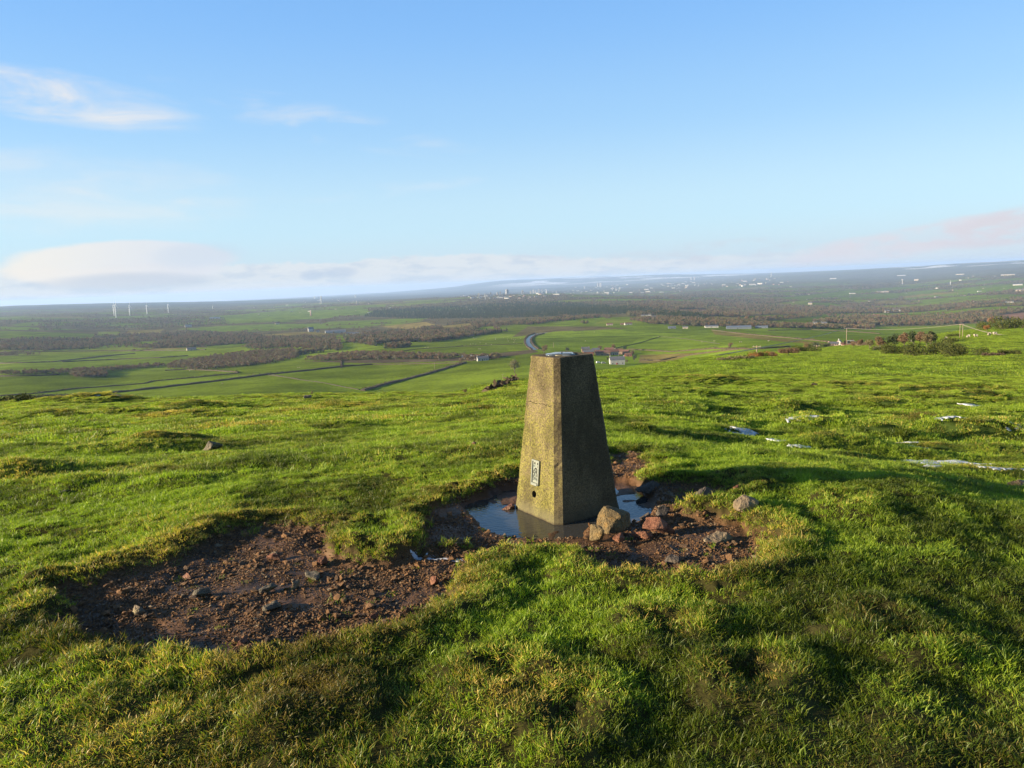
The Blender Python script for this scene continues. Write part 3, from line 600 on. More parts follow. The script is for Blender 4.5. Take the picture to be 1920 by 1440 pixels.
# ------------------------------------------------------------------ scattering (grass, gravel, far woods)
def library(name, meshes):
    """source shapes for the scatterers; a collection outside the scene"""
    c = bpy.data.collections.new(name)
    for k, me in enumerate(meshes):
        c.objects.link(bpy.data.objects.new('%s_%02d' % (name, k), me))
    return c
def scatter(name, P, rot, scl, idx, coll, label=None, cat=None, tint=None, shade=None):
    n = len(P); A = dict(rot=('FLOAT_VECTOR', rot), scl=('FLOAT_VECTOR', scl), idx=('FLOAT', idx),
        tint=('FLOAT', tint if tint is not None else np.zeros(n)), shade=('FLOAT', shade if shade is not None else rng.random(n)))
    me = np_mesh(name, P, np.zeros((0, 3), int), None, False, A)
    o = obj(name, me); ng = bpy.data.node_groups.new(name, 'GeometryNodeTree')
    ng.interface.new_socket('Geometry', in_out='INPUT', socket_type='NodeSocketGeometry'); ng.interface.new_socket('Geometry', in_out='OUTPUT', socket_type='NodeSocketGeometry')
    N = ng.nodes.new; L = ng.links.new; gi = N('NodeGroupInput'); go = N('NodeGroupOutput'); ip = N('GeometryNodeInstanceOnPoints')
    ci = N('GeometryNodeCollectionInfo'); ci.inputs['Collection'].default_value = coll; ci.inputs['Separate Children'].default_value = True; ci.inputs['Reset Children'].default_value = True
    def at(nm, ty):
        a = N('GeometryNodeInputNamedAttribute'); a.data_type = ty; a.inputs['Name'].default_value = nm; return a.outputs[0]
    L(gi.outputs[0], ip.inputs['Points']); L(ci.outputs[0], ip.inputs['Instance']); ip.inputs['Pick Instance'].default_value = True
    fi = N('FunctionNodeFloatToInt'); L(at('idx', 'FLOAT'), fi.inputs[0]); L(fi.outputs[0], ip.inputs['Instance Index'])
    L(at('rot', 'FLOAT_VECTOR'), ip.inputs['Rotation']); L(at('scl', 'FLOAT_VECTOR'), ip.inputs['Scale']); L(ip.outputs[0], go.inputs[0])
    md = o.modifiers.new('scatter', 'NODES'); md.node_group = ng
    return tag(o, label, cat, kind='stuff')

def tuft_mesh(seed, rad, nb, lmin, lmax, w, lean):
    r = np.random.default_rng(seed); V = []; F = []; al = []
    for k in range(nb):
        a = r.uniform(0, 2*math.pi); q = rad * math.sqrt(r.random()); bx, by = q*math.cos(a), q*math.sin(a)
        L = r.uniform(lmin, lmax) * (1 - .3 * q / rad); th = r.uniform(0, 2*math.pi) if r.random() < .5 else a + r.normal(0, .6); ln = r.uniform(.25, 1.0) * lean
        dx, dy = math.cos(th), math.sin(th); f = r.uniform(0, math.pi); wx, wy = math.cos(f) * w/2, math.sin(f) * w/2; ww = r.uniform(.7, 1.25)
        n0 = len(V); cx, cy, cz = bx, by, -.012
        for s_, (t, wd) in enumerate(((0, .8), (.45, 1.0), (.8, .65), (1.0, 0))):
            h = L * (t - .28 * ln * t * t); o = L * ln * t * t * .9; X = bx + dx*o; Y = by + dy*o; Z = -.012 + h
            if wd: V += [(X-wx*wd*ww, Y-wy*wd*ww, Z), (X+wx*wd*ww, Y+wy*wd*ww, Z)]; al += [t, t]
            else: V += [(X, Y, Z)]; al += [t]
        F += [(n0, n0+1, n0+3, n0+2), (n0+2, n0+3, n0+5, n0+4), (n0+4, n0+5, n0+6)]
    return np_mesh('tuft', V, F, M['grass'], True, dict(along=('FLOAT', al)))
near_t = library('grass_tufts', [tuft_mesh(100+k, .045, 34, .018, .044, .0030, 1.1) for k in range(7)] + [tuft_mesh(150+k, .05, 24, .04, .078, .0031, 1.15) for k in range(2)])
far_t = library('grass_swards', [tuft_mesh(200+k, .26, 240, .045, .095, .0095, .8) for k in range(6)])
def ring(d0, d1, per_m2, half=41.0):
    n = int(.5 * R(2*half) * (d1*d1 - d0*d0) * per_m2); d = np.sqrt(rng.uniform(d0*d0, d1*d1, n)); a = rng.uniform(-R(half), R(half), n)
    return d * np.sin(a), d * np.cos(a)
def slope_rot(x, y, z):
    e = .06 + .004 * np.hypot(x, y); zx = (H(x + e, y) - H(x - e, y)) / (2*e); zy = (H(x, y + e) - H(x, y - e)) / (2*e)
    return np.arctan(np.clip(zy, -.8, .8)), -np.arctan(np.clip(zx, -.8, .8))
def tintmap(x, y, s):
    """0 lush green .. 1 dry straw"""
    d = np.hypot(x, y); t = .16 + .50 * fbm(x / 1.3, y / 1.3, 121, 3) + .30 * fbm(x / .3, y / .3, 123, 2)
    t = t + .40 * sst(4.3 - y + .12 * x - .45 * np.abs(x + 1.0) * 0, .0, 1.6) * sst(.9 - x, 0, 2.2)      # tired turf by the near left
    t = t + .40 * (1 - sst(y, 1.9, 2.6)) * .8
    t = t + .55 * np.exp(-((s + .05) / .11) ** 2)
    t = t - .16 * sst(x, .2, 1.6) * sst(y, 2.6, 3.2)
    t = t + .10 * sst(d, 9, 20) + .42 * moundness(x, y) * sst(d, 7, 11); t = np.where(d > 55, .12 + .15 * fbm(x / 30, y / 18, 127, 2), t)
    return np.clip(t, 0, 1)
def sow(d0, d1, per, lib, nk, sc0, sc1, name, label, patch=False):
    x, y = ring(d0, d1, per); b, pool, s = masks(x, y)
    keep = (rng.random(len(x)) > np.minimum(sst(b, .08, .9), .988)) & (pool < .3)
    thin = sst(fbm(x / .17, y / .17, 131, 2), .10, .42) * .55 * (np.hypot(x, y) < 9); keep &= rng.random(len(x)) > thin
    keep &= ~((np.abs(x - PILLAR[0]) < .33) & (np.abs(y - PILLAR[1]) < .33))
    x, y, s = x[keep], y[keep], s[keep]; z = H(x, y); n = len(x); rx, ry = slope_rot(x, y, z)
    t = tintmap(x, y, s); sc = rng.uniform(sc0, sc1, n); hgt = rng.uniform(.7, 1.15, n) * (1 if d0 < 60 else .42) * (1 - .25 * t) * (1 + .5 * sst(fbm(x / .22, y / .22, 135, 2), .1, .5))
    if not patch: idx = np.where(rng.random(n) < .10 + .25 * sst(fbm(x / .6, y / .6, 137, 2), .1, .4), rng.integers(7, 9, n), rng.integers(0, 7, n)).astype(float)
    else: idx = rng.integers(0, nk, n).astype(float)
    rot = np.stack([rx, ry, rng.uniform(0, 2*math.pi, n)], 1)
    if not patch: rot[:, :2] = rot[:, :2] * .6 + rng.normal(0, .14, (n, 2))
    scatter(name, np.stack([x, y, z], 1), rot, np.stack([sc, sc, sc * hgt], 1), idx, lib, label, 'grass', t, np.clip(.62 + .9 * fbm(x / .7, y / .7, 139, 3) + .7 * fbm(x / .16, y / .16, 143, 2) - .20 * (1 - sst(y + .10 * x * 0, 3.2, 5.0)) - .22 * sst(x, .5, 2.5) * (1 - sst(y, 4, 6)), 0, 1))  # patchy tone, plus foreground shade painted into the near and right-hand tufts
    return n
PILLAR = (0.385, 5.62)
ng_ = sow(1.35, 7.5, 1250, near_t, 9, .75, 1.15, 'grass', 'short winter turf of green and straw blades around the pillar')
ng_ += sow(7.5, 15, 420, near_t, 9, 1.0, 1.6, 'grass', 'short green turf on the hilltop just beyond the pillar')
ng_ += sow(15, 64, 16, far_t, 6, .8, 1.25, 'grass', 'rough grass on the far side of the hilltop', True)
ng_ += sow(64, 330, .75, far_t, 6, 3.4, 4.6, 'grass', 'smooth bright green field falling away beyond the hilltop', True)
print('tufts', ng_)

# ------------------------------------------------------------------ stones
def rock_mesh(seed, sx, sy, sz, m, cuts=7, sub=3, rough=.05, flat=.35, pts=None):
    """broken stone: a hull of a few points, its faces roughened; few cuts = a rounded cobble"""
    from mathutils import noise as mn
    r = random.Random(seed); bm = bmesh.new()
    if pts is None:
        n = 60 if cuts < 6 else 13; pts = []
        for _ in range(n):
            v = Vector((r.gauss(0, 1), r.gauss(0, 1), r.gauss(0, 1))).normalized() * r.uniform(.8, 1.05); pts.append((v.x * sx, v.y * sy, max(v.z, -.5) * sz))
    for p in pts: bm.verts.new(p)
    h = bmesh.ops.convex_hull(bm, input=bm.verts); bmesh.ops.delete(bm, geom=[v for v in bm.verts if not v.link_faces], context='VERTS')
    bmesh.ops.dissolve_limit(bm, angle_limit=R(9), verts=bm.verts, edges=bm.edges)
    if sub >= 2:
        bmesh.ops.bevel(bm, geom=bm.edges[:], offset=min(sx, sy, sz) * .09, segments=1, affect='EDGES', clamp_overlap=True)
        bmesh.ops.triangulate(bm, faces=bm.faces); bmesh.ops.subdivide_edges(bm, edges=bm.edges, cuts=3 if sub > 2 else 1, use_grid_fill=True)
        S = max(sx, sy); off = Vector([r.uniform(0, 50) for _ in range(3)]); bm.normal_update()
        for v in bm.verts:
            q = v.co / S * 2.2 + off; v.co += v.normal * S * rough * (1.2 * mn.noise(q) + .8 * mn.noise(q * 3.1) + .5 * mn.noise(q * 8))
    me = bpy.data.meshes.new('rock'); bm.to_mesh(me); bm.free(); me.materials.append(m)
    return me
stones_lib = library('gravel_stones', [rock_mesh(300+k, 1, random.uniform(.6, .95), random.uniform(.45, .8), M['gravel'], 8, 1, .06) for k in range(8)])
def gravel_at(polys, per, label, smin=.0032, smax=.012, big=.026):
    lo = np.min([p.min(0) for p in polys], 0) - .1; hi = np.max([p.max(0) for p in polys], 0) + .1
    n = int((hi[0]-lo[0]) * (hi[1]-lo[1]) * per); x = rng.uniform(lo[0], hi[0], n); y = rng.uniform(lo[1], hi[1], n)
    b, pool, s = masks(x, y); sp = np.maximum.reduce([sdf_poly(x, y, p) for p in polys])
    k = (b > .35) & (sp > -.12) & (pool < .4) & (fbm(x / .25, y / .25, 141, 2) + rng.uniform(-.35, .6, n) > 0)
    k &= ~((np.abs(x - PILLAR[0]) < .34) & (np.abs(y - PILLAR[1]) < .34))
    x, y = x[k], y[k]; n = len(x); z = H(x, y); q = rng.random(n); sc = smin + (smax - smin) * q ** 6 + (rng.random(n) < .005) * rng.uniform(.4, 1, n) * big
    P = np.stack([x, y, z + sc * .3], 1); rot = rng.uniform(0, 2*math.pi, (n, 3)); rot[:, :2] = rng.normal(0, .35, (n, 2))
    return scatter('gravel', P, rot, np.stack([sc, sc, sc], 1) * rng.uniform(.75, 1.35, (n, 3)), rng.integers(0, 8, n).astype(float), stones_lib, label, 'gravel')
gravel_at([BARE_A], 20000, 'loose red-brown gravel in the bare hollow on the near left')
gravel_at([BARE_B, BARE_C], 18000, 'loose red-brown gravel in the muddy hollow round the pillar')

# ------------------------------------------------------------------ the pillar
def make_pillar():
    t = thing('survey_pillar', 'tapering four-sided concrete survey pillar with chamfered corners, lichen on its sunlit face, standing in a puddle', 'pillar', (PILLAR[0], PILLAR[1], 0), R(-58))
    HT, B0, B1, CH = 1.205, .307, .182, .047
    def section(z):
        f = z / HT; a = B0 + (B1 - B0) * f; c = CH * (1 - .25 * f); P = []
        C = [(a, -a+c), (a, a-c), (a-c, a), (-a+c, a), (-a, a-c), (-a, -a+c), (-a+c, -a), (a-c, -a)]
        for k in range(8):
            p, q = C[k], C[(k+1) % 8]; n = 14 if k % 2 == 0 else 2
            P += [(p[0]+(q[0]-p[0])*i/n, p[1]+(q[1]-p[1])*i/n) for i in range(n)]
        return np.array(P)
    zs = [-.12] + list(np.linspace(-.04, HT - .012, 46)) + [HT - .004, HT]; V = []; ns = len(section(0))
    for k, z in enumerate(zs):
        s = section(z); ang = np.arctan2(s[:, 1], s[:, 0]); dn = .0045 * fbm(ang * 6 + 3, np.full(ns, z * 12), 201, 3) + .007 * np.minimum(fbm(ang * 19, np.full(ns, z * 30), 203, 2), 0)
        if k == len(zs) - 1: dn = dn - .012
        elif k == len(zs) - 2: dn = dn - .004
        s = s * (1 + dn / .28)[:, None]; V += [(x, y, z) for x, y in s]
    F = []
    for k in range(len(zs) - 1):
        for i in range(ns): F.append((k*ns+i, k*ns+(i+1) % ns, (k+1)*ns+(i+1) % ns, (k+1)*ns+i))
    # top, slightly dished
    top0 = (len(zs)-1) * ns; prev = top0
    for f, dz in ((.8, -.001), (.5, -.004), (.2, -.005)):
        n0 = len(V); V += [(V[top0+i][0]*f, V[top0+i][1]*f, HT + dz) for i in range(ns)]
        for i in range(ns): F.append((prev+i, prev+(i+1) % ns, n0+(i+1) % ns, n0+i))
        prev = n0
    F.append(tuple(prev+i for i in range(ns))); F.append(tuple(range(ns))[::-1])
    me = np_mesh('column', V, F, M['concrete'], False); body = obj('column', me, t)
    tilt = math.atan((B0 - B1) / HT)
    def on_face(x, z, out=0.0):
        return Vector((x, -(B0 + (B1 - B0) * z / HT) - out, z))
    def cutter(mb):
        return mb.build('cutter', M['concrete'], t)
    cz, hz = .338, .168
    b = MB()
    def slab(mb, x0, x1, z0, z1, o0, o1):       # a box standing on the sloping face
        V = []
        for o in (o0, o1):
            for x, z in ((x0, z0), (x1, z0), (x1, z1), (x0, z1)): V.append(on_face(x, z, o))
        return mb.add(V, [(0,1,2,3),(7,6,5,4),(0,4,5,1),(1,5,6,2),(2,6,7,3),(3,7,4,0)])
    c1 = cutter(slab(MB(), -.082, .052, cz-.100, cz+.098, -.012, .03))
    cc = on_face(-.012, hz); c2 = cutter(MB().tube([cc + Vector((0, .13, 0)), cc + Vector((0, -.04, 0))], .027, 20))
    dg = bpy.context.evaluated_depsgraph_get()
    for c in (c1, c2):
        md = body.modifiers.new('b', 'BOOLEAN'); md.operation = 'DIFFERENCE'; md.object = c; md.solver = 'EXACT'
    bpy.context.view_layer.update(); dg = bpy.context.evaluated_depsgraph_get()
    nm = bpy.data.meshes.new_from_object(body.evaluated_get(dg)); body.modifiers.clear()
    if len(nm.polygons) > 1000: body.data = nm
    body.data.name = 'column'
    for c in (c1, c2): bpy.data.objects.remove(c)
    # bench-mark plate
    x0, x1 = -.048, .044
    pl = slab(MB(), x0, x1, cz-.088, cz+.090, -.011, .004).build('bench_mark_plate', M['bronze'], t); tag(pl, 'pale green bronze bench-mark plate with cut symbols')
    fr = MB()
    for a in ((x0-.003, x0+.007, cz-.091, cz+.093), (x1-.007, x1+.003, cz-.091, cz+.093), (x0+.007, x1-.007, cz+.083, cz+.093), (x0+.007, x1-.007, cz-.097, cz-.078)):
        slab(fr, *a, -.010, .012 if a[2] != cz-.097 else .018)
    fr.build('plate_frame', plain('worn_bronze_rim', (.22, .22, .19), (.14, .17, .15), 40, .45, .5, .3), pl)
    mk = MB(); S = lambda a, b_, c, d: slab(mk, a, b_, cz + c, cz + d, .004, .0052)
    for sx in (-.024, .014): S(sx, sx+.013, .058, .074)            # the two square fixing holes
    for sx in (-.030, .019): S(sx, sx+.008, .040, .048)
    S(-.012, .010, .022, .032); S(-.018, -.010, .006, .026); S(.008, .016, -.010, .026)      # the arch of the arrow slot
    S(.026, .032, -.004, .024); S(-.032, -.026, -.012, .014); S(-.020, -.013, -.030, -.002); S(-.004, .003, -.008, .012); S(.020, .028, -.034, -.010)
    S(.004, .011, -.036, -.014); S(-.031, -.025, -.046, -.022); S(-.017, -.012, -.058, -.038); S(-.004, .001, -.056, -.040); S(.010, .015, -.060, -.042); S(.024, .030, -.062, -.042); S(-.030, -.026, -.064, -.052)
    mk.build('cut_marks', M['dark'], pl)
    hb = MB().tube([cc + Vector((0, .128, 0)), cc + Vector((0, .122, 0))], .0262, 20).build('sighting_hole', M['dark'], t)
    # instrument plate on top, with a skin of ice
    sp = MB().tube([(0, 0, HT-.008), (0, 0, HT+.006)], .085, 28)
    sp.build('top_plate', plain('brass_plate', (.20, .17, .10), (.12, .11, .08), 30, .45, .5, .6), t, True)
    gr = MB()
    for k in range(3):
        a = k * 2.094 + .4; u = Vector((math.cos(a), math.sin(a), 0)); v = Vector((-u.y, u.x, 0)); P = [u*.02+v*.006, u*.083+v*.006, u*.083-v*.006, u*.02-v*.006]
        gr.add([p + Vector((0, 0, HT+.004)) for p in P] + [p + Vector((0, 0, HT+.0075)) for p in P], [(3,2,1,0),(4,5,6,7),(0,1,5,4),(1,2,6,5),(2,3,7,6),(3,0,4,7)])
    gr.build('groove', M['dark'], t)
    ice = MB(); n = 26; P = [(.125*math.cos(a)*(1+.25*math.sin(3*a+1)) - .02, .10*math.sin(a)*(1+.2*math.cos(4*a)), HT-.004+.0105) for a in [2*math.pi*k/n for k in range(n)]]
    ice.add([(x, y, HT-.006) for x, y, z in P] + P, [tuple(range(n))[::-1], tuple(range(n, 2*n))] + [(k, (k+1) % n, n+(k+1) % n, n+k) for k in range(n)])
    mi, g = mat('thin_ice'); g.put(g.b.inputs['Base Color'], (.07, .085, .10)); g.b.inputs['Roughness'].default_value = .12
    ice.build('ice_skin', mi, t, True)
make_pillar()

# ------------------------------------------------------------------ puddle
gx_ = np.arange(-1.2, 2.2, .02); gy_ = np.arange(4.4, 7.2, .02); PX, PY = np.meshgrid(gx_, gy_)
w_ = np.maximum(sdf_poly(PX.ravel(), PY.ravel(), POOL_L), sdf_poly(PX.ravel(), PY.ravel(), POOL_R)).reshape(PX.shape) > -.14
w_ = w_[:-1, :-1] & w_[1:, :-1] & w_[:-1, 1:] & w_[1:, 1:]
ii, jj = np.nonzero(w_); nx_ = len(gx_); q = np.stack([ii*nx_+jj, ii*nx_+jj+1, (ii+1)*nx_+jj+1, (ii+1)*nx_+jj], 1)
used, inv = np.unique(q, return_inverse=True); q = inv.reshape(q.shape)
Vp = np.stack([PX.ravel()[used], PY.ravel()[used], np.full(len(used), .002)], 1)
tag(obj('puddle', np_mesh('puddle', Vp, q, M['water'], True)), kind='structure')

# ------------------------------------------------------------------ single rocks
def rock(px, py, w, hgt, m, seed, label, deep=.6, flat=.25, rz=0.0, cuts=8, rough=.045, sub=4, name='rock', sink=.3, tiltx=0.0, pts=None):
    p = spot(px, py); k_ = dist_of(p) / FPX * 1.1
    if w > 3: w *= k_; hgt *= k_
    me = rock_mesh(seed, w/2, w/2*deep, hgt*.62, M[m], cuts, sub, rough, pts=pts); o = obj(name, me)
    zb = float(Hz(p.x, p.y)[0]); o.location = (p.x, p.y, zb + hgt * (.5 - sink)); o.rotation_euler = (tiltx, 0, rz); return tag(o, label, 'rock')
rock(1150, 979, .27, .22, 'goldrock', 11, 'largest block against the foot of the pillar, golden brown and angular', rz=0, sink=.5, pts=[(-0.126, -0.018, -0.027), (-0.113, 0.0, 0.063), (-0.059, 0.027, 0.149), (0.05, -0.05, 0.095), (0.063, -0.081, -0.027), (-0.054, -0.108, -0.027), (-0.045, -0.099, 0.027), (0.122, 0.045, 0.086), (0.131, 0.054, -0.027), (0.0, 0.126, 0.113), (0.0, 0.144, -0.027), (-0.09, 0.081, 0.081)])
rock(1117, 1000, 0.198, 0.119, 'goldrock', 22, 'brown slab leaning on the grass edge just below the golden block', .6, rz=-.45, sink=.05, tiltx=.25)
rock(1159, 1006, 0.090, 0.077, 'redrock', 13, 'small orange-red stone between the leaning slab and the flat pink one', .8, rz=.2, sink=.0)
rock(1203, 996, 0.162, 0.070, 'redrock', 24, 'flat pinkish stone with a pale rough top, near the muddy grass edge', .5, rz=-.2, sink=.0)
rock(1228, 987, 0.204, 0.133, 'redrock', 36, 'wedge-shaped dark red stone in the mud right of the golden block', .7, rz=.35, sink=.05)
rock(1252, 985, 0.108, 0.070, 'redrock', 16, 'small tan-tipped stone touching the dark red wedge on its right', .6, rz=-.5, sink=.2)
rock(1398, 962, .215, .12, 'greyrock', 37, 'smooth rounded grey-brown stone lying in the grass right of the pillar', .6, rz=.1, sink=.28, cuts=3, rough=.03)
rock(1345, 996, 0.228, 0.084, 'greyrock', 48, 'low tan stone half buried in turf where gravel meets grass', .5, rz=.35, sink=.4, cuts=4)
rock(951, 934, 0.144, 0.098, 'redrock', 59, 'reddish stone in the puddle against the left side of the pillar', .7, rz=.2, sink=.25)
rock(1318, 940, 0.228, 0.098, 'darkrock', 60, 'dark slab edge jutting from the shaded bank behind the gravel', .5, rz=.45, sink=.3, tiltx=.2)
rock(1386, 924, .15, .07, 'redrock', 61, 'upright cracked red-brown stone at the top of the right-hand bank', .6, rz=.8, sink=.25)
rock(1213, 908, 0.360, 0.140, 'darkrock', 62, 'long dark slab slanting along the bank behind the pillar', .4, rz=.55, sink=.3, tiltx=.5)
rock(1245, 955, 0.144, 0.098, 'darkrock', 63, 'wet black stone in the shaded runnel right of the pillar', .8, sink=.3)
rock(1210, 960, 0.108, 0.070, 'darkrock', 68, 'small wet black stone in the water next to the golden block', .8, sink=.3)
rock(1118, 936, 0.120, 0.084, 'darkrock', 69, 'small dark stone against the shaded face of the pillar', .7, sink=.25)
rock(1262, 1035, 0.120, 0.056, 'darkrock', 70, 'dark flat stone in the shaded gully below the gravel', .7, sink=.3)
rock(398, 845, 50, 24, 'mossrock', 64, 'mossy grey boulder alone in the grass on the left', .7, rz=.2, sink=.22, cuts=6)
rock(578, 750, 17, 9, 'greyrock', 65, 'small pale boulder on the skyline of the hilltop, left of the pillar', .7, sink=.2)
rock(1771, 806, 27, 14, 'goldrock', 66, 'brown boulder at the head of a long mossy mound on the right', .8, sink=.15)
rock(1476, 797, 17, 8, 'goldrock', 67, 'low brown rock beside the snow streak on the rough ground', .7, sink=.2)
rock(1527, 728, 15, 7, 'goldrock', 71, 'pale rock at the edge of the smooth green field', .6, sink=.2)
rock(889, 836, 11, 8, 'redrock', 72, 'small orange stone in the grass behind the puddle', .8, sink=.1)
rock(1340, 836, 11, 5, 'redrock', 73, 'tiny reddish stone in the bright grass right of the pillar', .7, sink=.2)
rock(1905, 905, 45, 12, 'goldrock', 74, 'flat lichened stone at the right edge of the picture, half in grass', .5, rz=.3, sink=.3)
rock(448, 812, 22, 5, 'redrock', 75, 'low patch of reddish rock breaking the turf beyond the mossy boulder', .5, sink=.4)
rock(122, 926, 22, 6, 'greyrock', 76, 'flat grey stone sunk in the sunny grass on the far left', .5, rz=.3, sink=.3)
rock(1725, 748, 8, 4, 'greyrock', 77, 'pale stone on the shaded slope near the right-hand snow', .7, sink=.3)
rock(1880, 838, 16, 8, 'redrock', 88, 'pinkish stone with snow at its foot, far right', .7, sink=.2)
for k, (px, py, w, h_, m_, lb) in enumerate([(378,1095,.13,.065,'mossrock','lichened grey stone at the left of the bare gravel hollow'), (500,1087,.14,.06,'mossrock','long olive-grey stone in the middle of the bare gravel hollow'),
    (553,1078,.085,.075,'greyrock','upright pale stone in the gravel, standing by the long olive one'), (585,1060,.15,.05,'mossrock','low dark-green stone under the shaded bank of the gravel hollow'),
    (512,1030,.11,.06,'redrock','pair-topped brown stone at the upper shaded rim of the gravel hollow'), (603,1038,.09,.08,'redrock','rusty stone tucked under the grass tongue above the gravel hollow'),
    (508,1117,.15,.05,'mossrock','broad mossy lump near the centre of the gravel hollow'), (812,1068,.085,.07,'redrock','red-brown stone in the gravel near the snow streak'),
    (258,1128,.12,.055,'greyrock','tan stone in the leftmost part of the gravel hollow'), (350,1060,.09,.05,'redrock','brown stone below the tuft on the left gravel bank'),
    (700,1126,.07,.035,'redrock','small bright stone in the lower right of the gravel hollow'), (452,1178,.09,.035,'redrock','flat ochre stone near the lower grass edge of the gravel hollow')]):
    rock(px, py, w, h_, m_, 400 + k, lb, .6, rz=k * .7, sink=.22)

# ------------------------------------------------------------------ old snow in the shaded dips
def smooth2(Z, n=12):
    for _ in range(n):
        P = np.pad(Z, 1, mode='edge'); Z = (P[:-2, 1:-1] + P[2:, 1:-1] + P[1:-1, :-2] + P[1:-1, 2:] + P[1:-1, 1:-1]) / 5
    return Z
def snow(px, py, a, b, th, seed, label, cell=.02, thick=.022):
    p = spot(px, py); a, b, cell, thick = (a * 1.5 * dist_of(p) * 1.1 / FPX, b * .7 * dist_of(p)**2 / FPX / 1.75, cell * dist_of(p) / 9, thick * dist_of(p) / 30) if a > 3 else (a, b, cell, thick)
    n = int(2.4 * a / cell); m_ = int(2.4 * b / cell); u, v = np.meshgrid(np.linspace(-1.2, 1.2, n) * a, np.linspace(-1.2, 1.2, m_) * b)
    f = 1.08 - np.sqrt((u/a)**2 + (v/b)**2) + 1.1 * fbm(u / (a*.45), v / (b*.5), seed, 3) + .9 * fbm(u / (a*.14), v / (b*.22), seed + 5, 3)
    X = p.x + u * math.cos(th) - v * math.sin(th); Y = p.y + u * math.sin(th) + v * math.cos(th); Z = smooth2(H(X, Y)) - .012 + .6 * thick * np.clip(f * 2, 0, 1) + .004 * fbm(X / .05, Y / .05, seed + 9, 2) + .0006 * np.hypot(X, Y) + (.014 if dist_of(p) > 8 else 0)
    ok = f > 0; ok = ok[:-1, :-1] & ok[1:, :-1] & ok[:-1, 1:] & ok[1:, 1:]; i, j = np.nonzero(ok)
    if len(i) == 0: return
    q = np.stack([i*n+j, i*n+j+1, (i+1)*n+j+1, (i+1)*n+j], 1); us, iv = np.unique(q, return_inverse=True); iv = iv.reshape(q.shape)
    V = np.stack([X.ravel()[us], Y.ravel()[us], Z.ravel()[us]], 1); k = len(us)
    V2 = np.concatenate([V, V - [0, 0, .03]]); e = np.concatenate([iv[:, [0,1]], iv[:, [1,2]], iv[:, [2,3]], iv[:, [3,0]]]); key = np.sort(e, 1); _, ix, cnt = np.unique(key, axis=0, return_index=True, return_counts=True)
    be = e[ix[cnt == 1]]; F = np.concatenate([iv, iv[:, ::-1] + k, np.stack([be[:, 1], be[:, 0], be[:, 0] + k, be[:, 1] + k], 1)])
    return tag(obj('snow_patch', np_mesh('snow_patch', V2, F, M['snow'], True)), label, 'snow')
snow(825, 1026, .18, .032, -.22, 501, 'narrow streak of snow under the grass edge between gravel and puddle', .006, .025)
snow(1388, 1060, .055, .045, .3, 502, 'small lump of snow where the right-hand gravel meets the front grass', .006, .03)
snow(1495, 798, 18, 6, -.2, 503, 'bright snow beside the low brown rock', .02, .06)
snow(1392, 818, 18, 4, 0, 504, 'thin snow in the shaded dip right of the pillar, left of the other streaks', .02, .05)
snow(1445, 814, 22, 3.5, .1, 505, 'snow strip along the foot of a mossy bank, just right of the shaded dip', .02, .05)
snow(1768, 812, 22, 4, -.15, 506, 'broad bright snow under the brown boulder by the long mound', .02, .07)
snow(1745, 806, 18, 5, .05, 507, 'thin snow to the left of the brown boulder by the long mound', .02, .05)
snow(1680, 832, 22, 9, .1, 508, 'pale frosty snow on the dark slope between two mounds', .02, .045)
snow(1765, 866, 44, 6, -.02, 509, 'longest streak of snow on the dark right-hand slope', .02, .05)
snow(1745, 874, 14, 3, .1, 510, 'short snow fleck just under the longest streak', .02, .045)
snow(1868, 842, 20, 5, .1, 511, 'snow at the foot of the pinkish stone', .02, .06)
snow(1872, 884, 22, 4, 0, 512, 'frosty snow low on the right-hand edge of the slope', .02, .045)
snow(1822, 762, 16, 1.6, 0, 513, 'distant snow in the long shadow near the right edge', .03, .08)
snow(1775, 757, 12, 1.2, 0, 514, 'faint distant snow just left of the one in the long shadow', .03, .07)
snow(1500, 845, 13, 3, .15, 515, 'small snow strip on the near side of the yellow-green hummock', .02, .05)
snow(1456, 837, 10, 3, .0, 516, 'faint snow in the hollow above the pillar shadow', .02, .04)
snow(1440, 768, 7, 2.5, 0, 517, 'tiny snow cap at the left tip of the far hummock', .02, .06)
snow(1910, 806, 14, 4, .1, 518, 'snow touching the right edge of the picture, beyond the long mound', .02, .06)
snow(1715, 845, 14, 2.5, 0, 519, 'thin snow line above the longest streak', .02, .045)
snow(1895, 820, 16, 5, 0, 520, 'wide frosty snow in the dip by the right edge', .02, .05)
snow(213, 757, 24, 1.2, 0, 521, 'frost in the dark dip on the left skyline', .05, .05)

# ------------------------------------------------------------------ trees and bushes
def cards(mb, pts, size, r, flat=0.0):
    for p in pts:
        a = Vector((r.gauss(0,1), r.gauss(0,1), r.gauss(0,1-flat))).normalized(); b = a.cross(Vector((r.gauss(0,1), r.gauss(0,1), r.gauss(0,1)))).normalized(); s = size * r.uniform(.5, 1.2)
        p = Vector(p); mb.add([p - a*s, p + b*s*.55, p + a*s*.9, p - b*s*.45], [(0, 1, 2, 3)])
def crown_pts(r, n, h0, h1, rad, lobes):
    L = []
    for _ in range(lobes):
        a = r.uniform(0, 6.28); q = rad * .62 * math.sqrt(r.random()); L.append((q*math.cos(a), q*math.sin(a), r.uniform(h0+(h1-h0)*.25, h1-(h1-h0)*.2), rad * r.uniform(.28, .5)))
    P = []
    while len(P) < n:
        c = r.choice(L); v = Vector((r.gauss(0,1), r.gauss(0,1), r.gauss(0,1))).normalized() * (r.random() ** .45) * c[3]
        P.append((c[0]+v.x, c[1]+v.y, max(h0*.8, c[2] + v.z * .9)))
    return P, L
